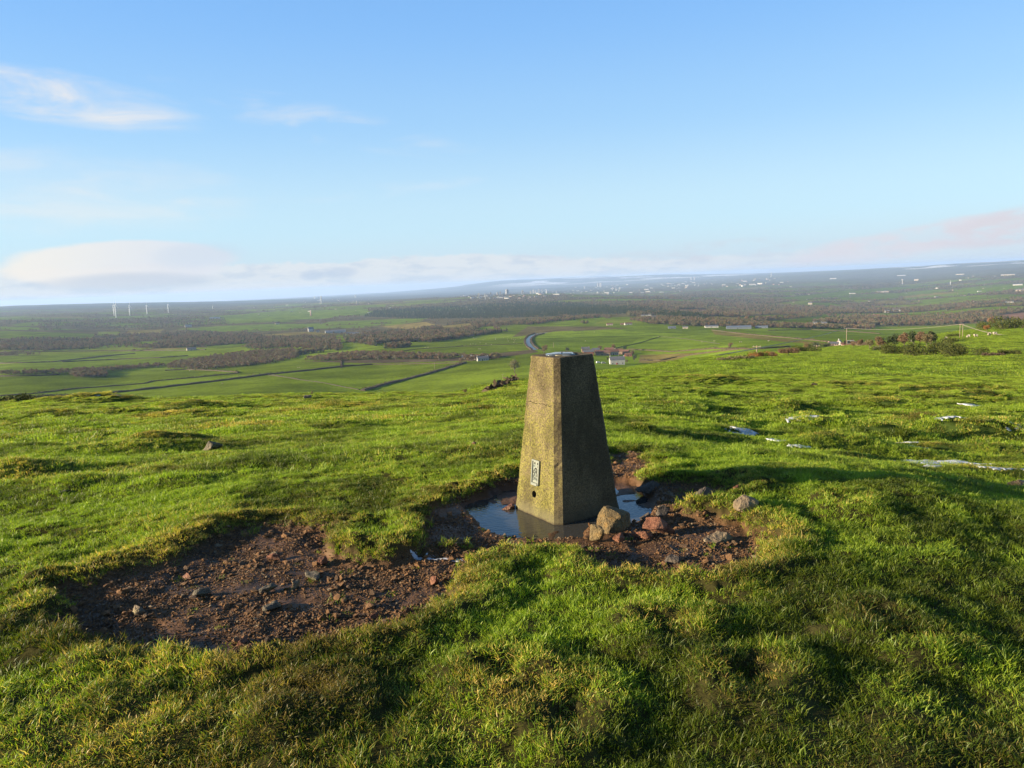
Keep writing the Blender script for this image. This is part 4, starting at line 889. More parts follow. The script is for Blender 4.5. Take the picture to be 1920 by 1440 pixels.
def bare_tree_parts(seed, h, n, size, lobes=9, m='twig'):
    r = random.Random(seed); tr = MB(); P, L = crown_pts(r, n, h*.22, h, h*.48, lobes); k = 6 if n > 300 else 4
    tr.tube([(0,0,-.4), (r.gauss(0,.02)*h, r.gauss(0,.02)*h, h*.3), (r.gauss(0,.03)*h, r.gauss(0,.03)*h, h*.72)], [h*.03, h*.022, h*.008], k)
    for c in L: tr.tube([(0, 0, h*r.uniform(.18,.42)), (c[0]*.55, c[1]*.55, c[2]*.72), (c[0], c[1], c[2]+c[3]*.4)], [h*.012, h*.008, h*.002], 3 if n < 300 else 4, False)
    cr = MB(); cards(cr, P, size, r); return tr.mesh('trunk', M['bark']), cr.mesh('crown', M[m])
def conifer_parts(seed, h, n, size):
    r = random.Random(seed); tr = MB().tube([(0,0,-.4), (0,0,h*.9)], [h*.022, h*.004], 5); cr = MB(); P = []
    for _ in range(n):
        t = r.random() ** 1.4; rad = h * .21 * (1 - t) ** .8 * (.75 + .25 * math.sin(t * 40)) * math.sqrt(r.uniform(.3, 1)); a = r.uniform(0, 6.28); P.append((rad*math.cos(a), rad*math.sin(a), h*(.1 + .9*t)))
    cards(cr, P, size, r, .5); return tr.mesh('trunk', M['bark']), cr.mesh('crown', M['conifer'])
def bush_parts(seed, w, h, n, size, m='gorse', lobes=8):
    r = random.Random(seed); st = MB(); cr = MB(); L = []
    for _ in range(lobes):
        x = r.uniform(-.5, .5) * w * .8; y = r.uniform(-.5, .5) * w * .35; L.append((x, y, h * r.uniform(.25, .55), r.uniform(.28, .45) * h * 1.1))
        st.tube([(x*.7, y*.7, -.1), (x, y, L[-1][2])], [h*.03, h*.01], 4)
    P = []
    for _ in range(n):
        c = r.choice(L); v = Vector((r.gauss(0,1), r.gauss(0,1), r.gauss(0,1))).normalized() * (r.random() ** .35); P.append((c[0]+v.x*c[3]*1.3, c[1]+v.y*c[3]*1.3, max(.0, c[2]+v.z*c[3])))
    cards(cr, P, size, r); return st.mesh('stem', M['bark']), cr.mesh('foliage', M[m])
def plant_at(name, parts, names, p, sc, label, cat, group=None, rz=None):
    t = thing(name, label, cat, p, rz if rz is not None else random.uniform(0, 6.28), group); t.scale = (sc, sc, sc)
    for nm, me in zip(names, parts): obj(nm, me, t)
    return t

# libraries of low-detail trees for the far woods
def one(parts):
    """a single mesh with both materials"""
    bm = bmesh.new(); a, b = parts; bm.from_mesh(a); k = len(bm.faces); bm.from_mesh(b); me = bpy.data.meshes.new('tree'); bm.faces.ensure_lookup_table()
    for f in bm.faces[k:]: f.material_index = 1
    bm.to_mesh(me); bm.free(); me.materials.append(a.materials[0]); me.materials.append(b.materials[0]); return me
lib_bare = library('bare_trees', [one(bare_tree_parts(600+k, 1.0, 110, .10, 7)) for k in range(6)])
lib_con = library('conifers', [one(conifer_parts(620+k, 1.0, 90, .085)) for k in range(4)])
lib_mix = library('mixed_trees', [one(bare_tree_parts(640+k, 1.0, 110, .10, 7)) for k in range(4)] + [one(conifer_parts(650+k, 1.0, 90, .085)) for k in range(2)])
# which ground can be seen, from the sheet itself
Z2 = gz.reshape(nr_, na_)[:, :1080]; R2 = rr[:, None]; EL2 = (Z2 - CZ) / R2; mx = np.maximum.accumulate(EL2, 0); prev = np.vstack([np.full((1, 1080), -9.0), mx[:-1]])
GAIN = np.maximum(EL2 - prev, 0); GX = gx.reshape(nr_, na_)[:, :1080]; GY = gy.reshape(nr_, na_)[:, :1080]
TALL = EL2 + 8 / R2 > prev
def wood(sel, n, lib, nk, h0, h1, label, name='woodland', base=.25):
    """n trees on the ground where sel is true, spread evenly over what can be seen of it"""
    w = (GAIN + base * 1e-4 * (TALL & (GAIN <= 0))) * sel; w = w.ravel(); s = w.sum()
    if s <= 0: print('EMPTY WOOD', label); return
    k = rng.choice(len(w), size=n, p=w / s); i, j = np.divmod(k, 1080); a = az_d[j] + rng.uniform(-.5, .5, n) * (az_d[1] - az_d[0]); d = rr[i] * (1 + rng.uniform(-.5, .5, n) * .009)
    x, y = d * np.sin(a), d * np.cos(a); z = H(x, y, False) - .3; h = rng.uniform(h0, h1, n) * .8; wd = h * rng.uniform(1.0, 1.6, n)
    scatter(name, np.stack([x, y, z], 1), np.stack([np.zeros(n), np.zeros(n), rng.uniform(0, 6.28, n)], 1), np.stack([wd, wd, h], 1), rng.integers(0, nk, n).astype(float), lib, label, 'wood')
def sel_of(*polys):
    s = np.zeros(GX.shape, bool)
    for p in polys:
        wp = world_poly(p, 40); lo = wp.min(0) - 1; hi = wp.max(0) + 1; bb = (GX > lo[0]) & (GX < hi[0]) & (GY > lo[1]) & (GY < hi[1]); s[bb] |= inside(GX[bb], GY[bb], wp)
    return s
D2 = np.hypot(GX, GY); AZ2 = np.degrees(np.arctan2(GX, GY))
W_left = sel_of([(0,642),(60,632),(150,634),(260,624),(300,626),(370,622),(440,627),(500,630),(560,627),(640,642),(640,658),(560,654),(470,659),(380,654),(330,655),(200,654),(90,657),(0,658)])
W_plant = sel_of([(70,602),(210,598),(330,591),(420,596),(428,608),(340,613),(250,620),(170,618),(75,620)])
W_brown = sel_of([(310,691),(330,680),(400,668),(470,660),(550,656),(562,670),(520,680),(460,687),(380,694)])
W_strip = sel_of([(0,700),(120,697),(230,690),(310,684),(310,688),(200,697),(120,701),(0,704)], [(130,702),(160,697),(200,700),(200,707),(140,709)])
W_mid = sel_of([(640,634),(700,627),(760,621),(800,615),(860,606),(930,606),(1000,602),(1080,596),(1130,592),(1095,611),(1040,613),(960,621),(900,629),(830,639),(780,646),(700,649),(650,642)], [(540,668),(640,657),(720,660),(790,648),(800,638),(700,652),(560,664)])
W_con = sel_of([(680,594),(700,584),(800,577),(900,573),(960,568),(1040,567),(1100,571),(1145,576),(1130,585),(1100,590),(1000,595),(900,597),(780,598)])
W_con2 = sel_of([(1060,590),(1180,575),(1290,590),(1330,598),(1250,597),(1180,588),(1130,590)])
W_lane = sel_of([(565,676),(620,667),(680,662),(760,665),(840,667),(878,669),(830,674),(700,675),(600,678)], [(870,672),(930,668),(940,672),(880,678)])
W_right = sel_of([(1180,600),(1260,593),(1330,601),(1400,606),(1480,610),(1600,614),(1640,606),(1640,618),(1480,616),(1400,613),(1300,612),(1220,608)])
wm = WOODMASK.reshape(nr_, na_)[:, :1080]; hm = HEDMASK.reshape(nr_, na_)[:, :1080]
openf = sel_of(*[p for _, p in PATCHES[3:]])
wood(W_left & ~openf & (fbm(GX / 160, GY / 160, 301, 2) > -.16), 4200, lib_mix, 6, 7, 13, 'bare and dark trees filling the valley on the left below the fields')
wood(W_plant & (fbm(GX / 220, GY / 220, 303, 2) > -.12), 2000, lib_mix, 6, 7, 12, 'dull brown plantation on the slope below the wind turbines')
wood(W_brown | W_strip, 2400, lib_bare, 6, 4, 9, 'russet bare scrub wood running between the left-hand fields')
wood(W_mid & ~openf & (fbm(GX / 170, GY / 170, 305, 2) > -.14), 4600, lib_mix, 6, 8, 14, 'wooded valley side behind the straw-coloured fields, centre')
wood(W_con, 6500, lib_con, 4, 11, 17, 'dark conifer plantation on the low hill left of the pillar')
wood(W_con2, 1500, lib_con, 4, 11, 16, 'dark conifer edge right of the plantation hill')
wood(W_lane, 900, lib_bare, 6, 5, 9, 'bare trees along the lane to the white cottages')
wood(W_right, 2600, lib_mix, 6, 7, 12, 'belt of mixed trees along the far edge of the large green field')
wood((wm > .5) & (D2 > 1700) & (D2 < 9000) & ~openf & (AZ2 > 9), 16000, lib_mix, 6, 9, 15, 'bare woods over the long slope on the right', base=.1)
wood((wm > .5) & (D2 > 3800) & (D2 < 9000) & ~openf & (AZ2 <= 9), 2600, lib_mix, 6, 9, 15, 'scattered woods on the plain to the left and centre', base=.1)
wood(hm & (D2 > 1900) & (D2 < 8000) & ~openf, 7000, lib_bare, 6, 5, 10, 'hedgerow trees between the far fields', base=.05)

# ------------------------------------------------------------------ walls, hedges, lanes in the middle distance
def path_pts(pts, step=5.0):
    P = []
    for (ax, ay), (bx, by) in zip(pts, pts[1:]):
        n = max(1, int(math.hypot(bx-ax, by-ay) / step)); P += [(ax+(bx-ax)*i/n, ay+(by-ay)*i/n) for i in range(n)]
    P.append(pts[-1]); P = np.array(P); x, y, z, ok = hit(P[:, 0], P[:, 1]); return np.stack([x, y], 1)
def resample(P, step):
    s = np.concatenate([[0], np.cumsum(np.hypot(*np.diff(P, axis=0).T))]); n = max(2, int(s[-1] / step)); q = np.linspace(0, s[-1], n); return np.stack([np.interp(q, s, P[:, 0]), np.interp(q, s, P[:, 1])], 1)
def strip(name, pts, width, height, m, label, cat, card=False):
    P = resample(path_pts(pts), 3.0); T = np.gradient(P, axis=0); T /= np.linalg.norm(T, axis=1)[:, None] + 1e-9; N_ = np.stack([-T[:, 1], T[:, 0]], 1); z = H(P[:, 0], P[:, 1], False); n = len(P); mb = MB()
    dm = float(np.hypot(P[:, 0], P[:, 1]).mean()); V = []; F = []; hv = height * (1 + .5 * vn(np.arange(n) * .37, np.zeros(n) + 5, int(pts[0][0]))) * ((.5 if dm > 400 else .12) if card else 1)
    if card:
        r = random.Random(len(pts) * 7 + int(pts[0][0])); pp = []; cs = .75 * min(1, max(.12, dm / 1000)); cnt = int(min(n * 9.6 * (.75 / cs) ** 1.4, 30000))
        for k in range(cnt):
            i = r.randrange(n - 1); f = r.random(); gap = vn(np.array([i * .11]), np.array([3.3]), int(pts[0][0]))[0]
            hh = height * (.7 + .9 * max(gap, -.3) + (.9 if r.random() < .03 else 0)); w_ = r.uniform(-.5, .5) * width; c = P[i] * (1-f) + P[i+1] * f + N_[i] * w_; pp.append((c[0], c[1], z[i]*(1-f)+z[i+1]*f + r.random() ** .8 * hh))
        cards(mb, pp, cs, r)
    for i in range(n):
        for s_, zz in ((-.5, -.4), (-.35, hv[i]), (.35, hv[i]), (.5, -.4)): V.append((P[i, 0] + N_[i, 0]*width*s_, P[i, 1] + N_[i, 1]*width*s_, z[i] + zz))
    for i in range(n-1):
        a = i*4; b = a+4; F += [(a, a+1, b+1, b), (a+1, a+2, b+2, b+1), (a+2, a+3, b+3, b+2)]
    F += [(0, 3, 2, 1), (n*4-4, n*4-3, n*4-2, n*4-1)]
    mb.add(V, F); return tag(mb.build(name, M[m]), label, cat)
HG = [([(0,753),(85,744),(180,740),(270,731),(400,716),(500,703),(560,697),(640,688),(697,684)], 4, 3.2, 'thick dark hedge crossing the left fields just above the hilltop edge'),
 ([(0,743),(67,738),(140,729),(267,720),(287,715),(367,708),(447,700)], 2.5, 1.8, 'thin broken hedge above the thick dark one on the left'),
 ([(447,700),(443,698),(400,695),(350,693),(310,695)], 3, 2.2, 'russet hedge looping back at the end of the thin broken hedge'),
 ([(680,733),(720,722),(757,713),(800,702),(850,687),(872,680)], 5, 3.2, 'brown overgrown hedge climbing to the white cottages'),
 ([(982,711),(960,718),(937,727),(915,735)], .5, .3, 'dark hedge dropping from behind the pillar down the left slope'),
 ([(0,682),(97,679),(217,666),(253,663)], 4, 3, 'hedge through the highest left field, left piece'),
 ([(117,679),(200,675),(300,671),(353,667)], 4, 3, 'hedge through the highest left field, middle piece'),
 ([(0,661),(120,659),(353,657),(385,656)], 4, 3, 'straight dark hedge below the left valley wood'),
 ([(697,684),(760,683),(860,681)], 2, 1.5, 'thin hedge joining the thick dark one to the cottages'),
 ([(0,706),(60,705),(110,703)], 3, 2.5, 'short hedge at the left edge below the russet scrub'),
 ([(560,656),(600,645),(680,640),(745,637)], 2.5, 2, 'hedge on the pale slope under the middle wood'),
 ([(690,668),(780,655),(860,650),(980,645)], 2.5, 1.6, 'field hedge running right to the wet road'),
 ([(640,690),(640,677),(700,672),(790,668)], 2, 1.5, 'hedge above the middle-left pasture'),
 ([(1180,655),(1260,660),(1340,654),(1420,655),(1480,650)], 3.5, 2.2, 'dark hedge along the foot of the large green field'),
 ([(1200,676),(1240,676),(1268,670),(1330,661),(1385,655)], 2, 2.0, 'dark hedge curving round the straw field behind the farm'),
 ([(1335,619),(1400,627),(1480,634),(1620,648)], 3, 2.0, 'hedge along the brown strip right of the large green field'),
 ([(1440,620),(1520,618),(1600,622),(1650,626)], 2.5, 2, 'far hedge in the pasture left of the dark clump')]
for p_, w_, h_, lb in HG: strip('hedgerow', p_, w_, h_, 'hedge', lb, 'hedge', True)
for p_, lb in [([(508,702),(560,712),(607,718),(640,725),(673,731)], 'pale stone wall crossing the pasture under the thick dark hedge'), ([(500,703),(540,708),(560,711)], 'short stone wall at the top of the pasture'),
    ([(1150,654),(1200,643),(1238,631)], 'faint wall climbing the large green field behind the farm'), ([(1238,631),(1290,636),(1350,645)], 'wall running right across the large green field')]:
    strip('stone_wall', p_, .8, .7, 'wall', lb, 'wall')
def road(pts, width, label_kind='road', m='road'):
    P = resample(path_pts(pts, 3), 4.0); T = np.gradient(P, axis=0); T /= np.linalg.norm(T, axis=1)[:, None] + 1e-9; N_ = np.stack([-T[:, 1], T[:, 0]], 1); L_ = []; F = []
    for s_ in (-.5, 0, .5):
        q = P + N_ * width * s_; L_.append(np.column_stack([q, H(q[:, 0], q[:, 1], False) + .25]))
    n = len(P); V = np.concatenate(L_)
    for k in (0, 1):
        for i in range(n-1): F.append((k*n+i, k*n+i+1, (k+1)*n+i+1, (k+1)*n+i))
    o = obj(label_kind, np_mesh(label_kind, V, F, M[m], True)); return tag(o, kind='structure')
road([(1003,656),(995,650),(990,643),(990,636),(996,630),(1008,626),(1026,624)], 7)
strip('hedgerow', [(997,656),(988,650),(984,643),(984,636),(990,629),(1003,625)], 3, 2.4, 'hedge', 'dark hedge on the outside of the wet road bend', 'hedge', True)
strip('hedgerow', [(1010,655),(1001,648),(996,641),(997,634),(1005,629),(1020,626)], 3, 2.4, 'hedge', 'dark hedge on the inside of the wet road bend', 'hedge', True)

# ------------------------------------------------------------------ buildings
def pxm(p): return math.sqrt(p[0]**2 + p[1]**2) / FPX * 1.06
def house(px, py, wpx, hpx, label, rz=0.0, wall='white', roof='slate', door='reddoor', chim=2, name='house', cat='house', deep=.55, win=3, flat=False, group=None):
    p = spot(px, py); k = pxm(p); w = wpx * k; h = hpx * k; d = max(w * deep, 4); face = math.atan2(-p.x, p.y)
    t = thing(name, label, cat, (p.x, p.y, p.z - .5), face + rz, group); x = w/2; y = d/2; hw = h * (.95 if flat else .62)
    if flat:
        MB().box(-x, x, -y, y, 0, hw+.5).build('wall', M[wall], t); rf = MB().box(-x-.3, x+.3, -y-.3, y+.3, hw+.5, h+.7).build('roof', M[roof], t)
    else:
        MB().prism_wall(-x, x, -y, y, 0, hw+.5, h+.3).build('wall', M[wall], t); rf = MB().gable(-x, x, -y, y, hw+.5, h+.35).build('roof', M[roof], t)
        for c in range(chim):
            cx = (-x+.6) if c == 0 else (x-.6); MB().box(cx-.45, cx+.45, -.5, .5, h-.2, h+1.5).build('chimney', M[wall], rf)
    MB().box(-x*.12-.5, -x*.12+.5, -y-.08, -y+.1, .5, 2.6).build('door', M[door], t)
    for c in range(win):
        wx = -x + w * (c + .5) / win
        if abs(wx + x*.12) < .9: wx += 1.6
        f = MB().box(wx-.6, wx+.6, -y-.06, -y+.1, 1.3, 2.7).build('window', M['galv'], t); MB().box(wx-.48, wx+.48, -y-.09, -y+.02, 1.42, 2.58).build('pane', M['glass'], f)
    return t
HS = [(1157,683,26,14,'white farmhouse with red door and slate roof, right behind the pillar top',.15,'white','slate','reddoor',2,'farmhouse'),
 (1103,666,18,10,'red brick farm shed touching the pillar top in the view',.1,'brick','slate','dark',0,'barn'),
 (1130,666,26,9,'long brown stone farm range behind the white farmhouse',.05,'stonew','redroof','dark',1,'barn'),
 (1150,665,18,9,'pale gabled farm shed between the long range and the stacked yard',.3,'cream','redroof','dark',0,'barn'),
 (1170,664,18,8,'brown farm shed at the right end of the yard',-.2,'stonew','redroof','dark',0,'barn'),
 (1098,660,14,9,'grey roofed farmhouse at the back of the yard',.1,'stonew','slate','dark',2,'farmhouse'),
 (1117,662,13,9,'dark gabled barn rising behind the brick shed',.12,'stonew','slate','dark',0,'barn'),
 (1142,660,16,8,'red-roofed barn at the back of the long range',.0,'stonew','redroof','dark',0,'barn'),
 (1160,661,14,7,'cream cottage at the back right of the yard',.15,'cream','redroof','dark',1,'cottage'),
 (1178,668,12,6,'low red-roofed shed furthest right in the yard',.1,'brick','redroof','dark',0,'shed'),
 (905,676,20,8,'white cottage nearest the pillar on the lane, widest of its group',.2,'white','slate','dark',2,'cottage'),
 (889,674,12,7,'small white cottage just left of the widest one',-.2,'white','slate','dark',1,'cottage'),
 (873,673,13,6,'low grey roofed cottage at the left of the lane group',0,'white','slate','dark',1,'cottage'),
 (815,671,16,6,'white cottage apart among bare trees on the lane',.1,'white','slate','dark',1,'cottage'),
 (583,622,9,8,'tall white house on the ridge left of the white terrace',.2,'white','slate','dark',1,'house'),
 (596,623,5,4,'tiny outbuilding by the tall white house',.0,'white','slate','dark',0,'outbuilding'),
 (629,624,34,5,'long low white terrace on the ridge',.05,'white','slate','dark',2,'terrace'),
 (655,627,12,4,'white cottage just right of the long terrace',.1,'white','slate','dark',0,'cottage'),
 (667,628,12,5,'white cottage furthest right of the ridge row',-.1,'white','slate','dark',1,'cottage'),
 (681,629,7,4,'small white shed ending the ridge row',.1,'white','slate','dark',0,'shed'),
 (359,657,14,5,'pale barn alone at the meeting of the left hedges',.1,'cream','slate','dark',0,'barn'),
 (403,598,16,3,'white sheds on the far slope right of the plantation',.0,'white','shed','dark',0,'shed'),
 (353,613,10,4,'small white house at the edge of the brown plantation',.1,'white','slate','dark',0,'house'),
 (520,608,7,4,'orange-roofed house on the far left plain',.1,'cream','redroof','dark',0,'house'),
 (1143,610,11,4,'cream cottage at the left of the far roadside hamlet',.1,'cream','redroof','dark',0,'cottage'),
 (1178,609,13,4,'white cottage in the middle of the far roadside hamlet',.2,'white','redroof','dark',1,'cottage'),
 (1167,609,7,3,'little shed between the two hamlet cottages',0,'stonew','redroof','dark',0,'shed'),
 (1208,593,11,3,'low white steading in front of the dark conifer edge',.1,'white','slate','dark',0,'steading'),
 (1226,597,8,5,'white house at the right of the steading below the conifers',.2,'white','slate','dark',1,'house'),
 (1218,593,5,4,'tall little white house between steading and road',.0,'white','slate','dark',1,'house'),
 (1250,598,6,3,'white bungalow among trees right of the steading',.1,'cream','slate','dark',0,'house'),
 (1290,600,5,3,'lone white cottage in the trees beyond the bungalow',.1,'white','slate','dark',0,'cottage'),
 (1260,616,13,4,'grey sheet-metal shed at the top edge of the large green field',.1,'shed','shed','dark',0,'shed'),
 (1285,616,9,4,'cream shed right of the grey sheet-metal one',.0,'cream','slate','dark',0,'shed'),
 (1334,614,22,4,'white farm shed with grey roof beyond the large green field',.1,'white','slate','dark',0,'shed'),
 (1385,616,40,5,'huge blue-grey shed roof beyond the green fields',.05,'shed','shed','dark',0,'shed'),
 (1428,615,20,4,'smaller blue-grey shed right of the huge one',.0,'shed','shed','dark',0,'shed'),
 (1562,648,16,6,'pinkish-white farmhouse behind the near ridge, left one',.2,'pinkw','slate','dark',2,'farmhouse'),
 (1573,647,8,9,'tall white gable of the farmhouse behind the near ridge',1.4,'white','slate','dark',1,'farmhouse'),
 (1585,648,11,5,'low pink outbuilding by the pole on the near ridge',.1,'pinkw','redroof','dark',0,'outbuilding'),
 (1545,608,9,4,'white house in the row of far villas right of the pole line',.1,'white','slate','dark',1,'house'),
 (1528,608,7,4,'villa left of the white one in the far row',.1,'cream','slate','dark',1,'house'),
 (1582,615,8,4,'cream villa at the right end of the far row',.1,'cream','redroof','dark',1,'house'),
 (1621,606,5,5,'tall cream house alone among bare trees',.1,'cream','redroof','dark',1,'house'),
 (1643,595,9,5,'orange-roofed house on the wooded slope',.1,'pinkw','redroof','dark',1,'house'),
 (1664,586,8,4,'white house on the wooded slope, left of a pair',.1,'white','slate','dark',1,'house'),
 (1681,584,10,4,'white house on the wooded slope, right of a pair',.1,'white','slate','dark',1,'house'),
 (1519,571,6,4,'white farmhouse in a clearing halfway up the right slope',.1,'cream','slate','dark',1,'house'),
 (1598,551,9,2,'row of low white sheds on the right slope, lower one',.1,'white','slate','dark',0,'shed'),
 (1655,548,16,2.4,'long pale steading on the upper right slope',.1,'cream','slate','dark',0,'shed'),
 (1562,523,10,2,'distant white village row on a ridge at right',.0,'white','slate','dark',0,'shed'),
 (1908,535,12,2.5,'long white shed at the far right edge',.0,'white','shed','dark',0,'shed'),
 (1912,546,10,3.5,'cream building below the long shed at the far right edge',.0,'cream','slate','dark',0,'house'),
 (1718,526,6,3,'pale building beside the Y-shaped water tower',.0,'cream','slate','dark',0,'house'),
 (1890,516,18,1.8,'very long pale factory on the skyline slope, far right',.0,'cream','shed','dark',0,'shed'),
 (1800,515,11,1.6,'pale factory on the skyline slope, left of the very long one',.0,'cream','shed','dark',0,'shed'),
 (1690,517,12,1.3,'thin pale sheds on the skyline slope above the right woods',.0,'white','shed','dark',0,'shed')]
for (px, py, w_, h_, lb, rz, wl, rf, dr, ch, nm) in HS: house(px, py, w_, h_, lb, rz, wl, rf, dr, ch, nm, nm.replace('farmhouse', 'house').replace('cottage', 'house').replace('steading', 'shed'), win=3 if w_ > 12 else 2)

def town_block(w, d, h, wall, roof, flat):
    if flat: a = MB().box(-w/2, w/2, -d/2, d/2, -3, h).mesh('wall', M[wall]); b = MB().box(-w/2-.3, w/2+.3, -d/2-.3, d/2+.3, h, h+.6).mesh('roof', M[roof])
    else: a = MB().prism_wall(-w/2, w/2, -d/2, d/2, -3, h*.6, h-.3).mesh('wall', M[wall]); b = MB().gable(-w/2, w/2, -d/2, d/2, h*.6, h).mesh('roof', M[roof])
    return a, b
KINDS = [town_block(26, 12, 10, 'white', 'slate', False), town_block(30, 12, 9, 'cream', 'redroof', False), town_block(20, 11, 9, 'pinkw', 'redroof', False), town_block(70, 30, 11, 'white', 'shed', True), town_block(34, 13, 10, 'cream', 'slate', False)]
AREAS = [((860,1000,553,560), 34, .9, 'town building above the dark plantation', 'town buildings beyond the plantation'),
 ((1000,1300,535,552), 105, 1.0, 'town building on the far plain', 'town buildings on the far plain'),
 ((1250,1480,524,538), 62, 1.3, 'town building below the snowy hills', 'town buildings below the snowy hills'),
 ((540,700,560,570), 24, .8, 'building by the distant chimney', 'buildings by the distant chimney'),
 ((430,760,572,592), 26, .45, 'farm building on the left plain', 'farm buildings on the left plain'),
 ((1480,1920,520,575), 30, .55, 'small house on the wooded right slope', 'houses dotted on the right slope'),
 ((850,900,572,582), 12, .5, 'small house just above the plantation', 'houses above the plantation')]
for (x0, x1, y0, y1), n, sc, lb, grp in AREAS:
    for _ in range(n):
        px, py = random.uniform(x0, x1), random.uniform(y0, y1)
        if x0 > 960: py -= (px - (x0+x1)/2) * .035 
        x, y, z, ok = hit(px, py)
        if not ok[0]: continue
        kn = random.randrange(5); a, b = KINDS[kn]; s = .62 * sc * random.uniform(.7, 1.3); t = thing('town_building' if sc > .6 else 'house', lb + ', ' + ('white walls under a grey pitched roof', 'cream walls under a reddish roof', 'pinkish walls under a reddish roof', 'long and white with a flat metal roof', 'cream walls under a grey pitched roof')[kn], 'building' if sc > .6 else 'house', (float(x[0]), float(y[0]), float(z[0])), math.atan2(-x[0], y[0]) + random.gauss(0, .5), grp + (', white and grey', ', cream and red', ', pinkish', ', flat roofed', ', cream and grey')[kn])
        t.scale = (s, s, s * random.uniform(1, 1.5)); obj('wall', a, t); obj('roof', b, t)
def tower_block():
    a = MB().box(-14, 14, -10, 10, -3, 50).mesh('wall', M['white']); b = MB().box(-9, 9, -6, 6, 50, 54).mesh('roof', M['conc2']); w = MB()
    for k in range(8): w.box(-13.2, 13.2, -10.15, -9.9, 4 + k*5.7, 6.2 + k*5.7)
    return a, b, w.mesh('window_band', M['glass'])
tb = tower_block()
for px, py, hp in [(898,556,6),(910,557,6),(920,553,5),(933,553,5),(938,553,6),(951,552,9),(953,551,7),(980,553,8),(995,551,5),(1000,550,6),(1004,550,5),(1010,550,7),(1016,549,6),(1025,550,5),(1044,550,5),(1122,538,7),(1126,538,7),(1096,541,4),(1148,544,4),(1155,544,4),(1162,543,4),(1297,525,5),(1302,525,5),(667,558,5),(590,560,4),(598,560,4),(1214,537,4)]:
    x, y, z, ok = hit(px, py); p = (float(x[0]), float(y[0]), float(z[0])); s = hp * pxm(p) / 54
    t = thing('tower_block', 'pale high-rise flats standing up from the far town', 'tower block', p, math.atan2(-p[0], p[1]) + random.gauss(0, .3), 'high-rise flats in the far towns'); t.scale = (s*.9, s*.9, s)
    for nm, me_ in zip(('wall', 'roof', 'window_band'), tb): obj(nm, me_, t)

# ------------------------------------------------------------------ masts, turbines, poles
def turbine(px, py, hp, label, ph):
    p = spot(px, py); k = pxm(p); h = hp * k * .80; bl = h * .55; t = thing('wind_turbine', label, 'wind turbine', p, math.atan2(-p.x, p.y) + 1.25, 'wind turbines on the left plain')
    MB().tube([(0,0,-2), (0,0,h)], [h*.048, h*.030], 12).build('tower', M['steel'], t, True)
    MB().box(-h*.02, h*.02, -h*.05, h*.045, h-.2, h+h*.04).build('nacelle', M['steel'], t)
    MB().tube([(0,-h*.05,h*1.02), (0,-h*.075,h*1.02), (0,-h*.085,h*1.02)], [h*.02, h*.018, h*.004], 10).build('hub', M['steel'], t, True)
    for i in range(3):
        a = ph + i * 2.094; u = Vector((math.cos(a), 0, math.sin(a))); v = Vector((-math.sin(a), 0, math.cos(a))); c = Vector((0, -h*.065, h*1.02)); mb = MB()
        V = []
        for f, w_, th_ in ((.03, .012, .012), (.18, .03, .012), (.6, .018, .006), (1.0, .004, .002)):
            for sv, sy in ((-1, 0), (0, -1), (1, 0), (0, 1)): V.append(c + u * bl * f + v * sv * h * w_ + Vector((0, sy * h * th_, 0)))
        F = [(q*4+i2, q*4+(i2+1) % 4, q*4+4+(i2+1) % 4, q*4+4+i2) for q in range(3) for i2 in range(4)] + [(3,2,1,0), (12,13,14,15)]
        mb.add(V, F).build('blade', M['steel'], t)
turbine(218, 596, 25, 'tallest and nearest white wind turbine at the left', 1.5); turbine(214, 592, 20, 'wind turbine seen just behind the tallest one', 1.6); turbine(244, 592, 20, 'wind turbine second from the left', 1.4)
turbine(276, 590, 18, 'wind turbine in the middle of the row', 1.65); turbine(316, 587, 17, 'rightmost tall wind turbine of the row', 1.5); turbine(399, 580, 7, 'smallest far turbine, right of the row', 1.5)
def mast(px, py, hp, wpx, label, nm='mast', cat='mast', m='conc2', head=None):
    x, y, z, ok = hit(px, py); p = Vector((float(x[0]), float(y[0]), float(z[0]))); k = pxm(p); h = hp * k; w = wpx * k / 2; t = thing(nm, label, cat, p)
    MB().tube([(0,0,-2), (0,0,h)], [w*1.2, w*.75], 12).build('shaft', M[m], t, True)
    if head == 'Y': MB().tube([(0,0,h*.85), (0,0,h*1.15), (0,0,h*1.3)], [w*1.0, w*2.4, w*2.4], 14).build('tank', M[m], t)
    elif head == 'cap': MB().tube([(0,0,h), (0,0,h*1.05)], [w*1.1, w*1.1], 12).build('cap', M['galv'], t)
    return t
mast(603, 570, 13, 2.2, 'tall white chimney on the left horizon', 'chimney_stack', 'chimney', 'white', 'cap'); mast(583, 592, 9, 2.4, 'squat pale tower on the left plain', 'round_tower', 'tower', 'pinkw', 'cap'); mast(669, 571, 6, 2, 'small pale tower right of the tall chimney', 'round_tower', 'tower', 'conc2', 'cap')
mast(910, 562, 9, 1.2, 'thin pale mast in front of the high-rise flats', 'mast', 'mast', 'white', 'cap'); mast(1692, 533, 6, 1.2, 'Y-shaped water tower on the right slope', 'water_tower', 'water tower', 'conc2', 'Y'); mast(1446, 520, 8, 1.0, 'slim white mast on the horizon right of the snowy hills', 'mast', 'mast', 'white', 'cap'); mast(1782, 535, 7, 1.0, 'thin lattice-grey mast on the upper right slope', 'mast', 'mast', 'galv', 'cap')
mast(1840, 596, 0.1, .1, 'x') if False else None
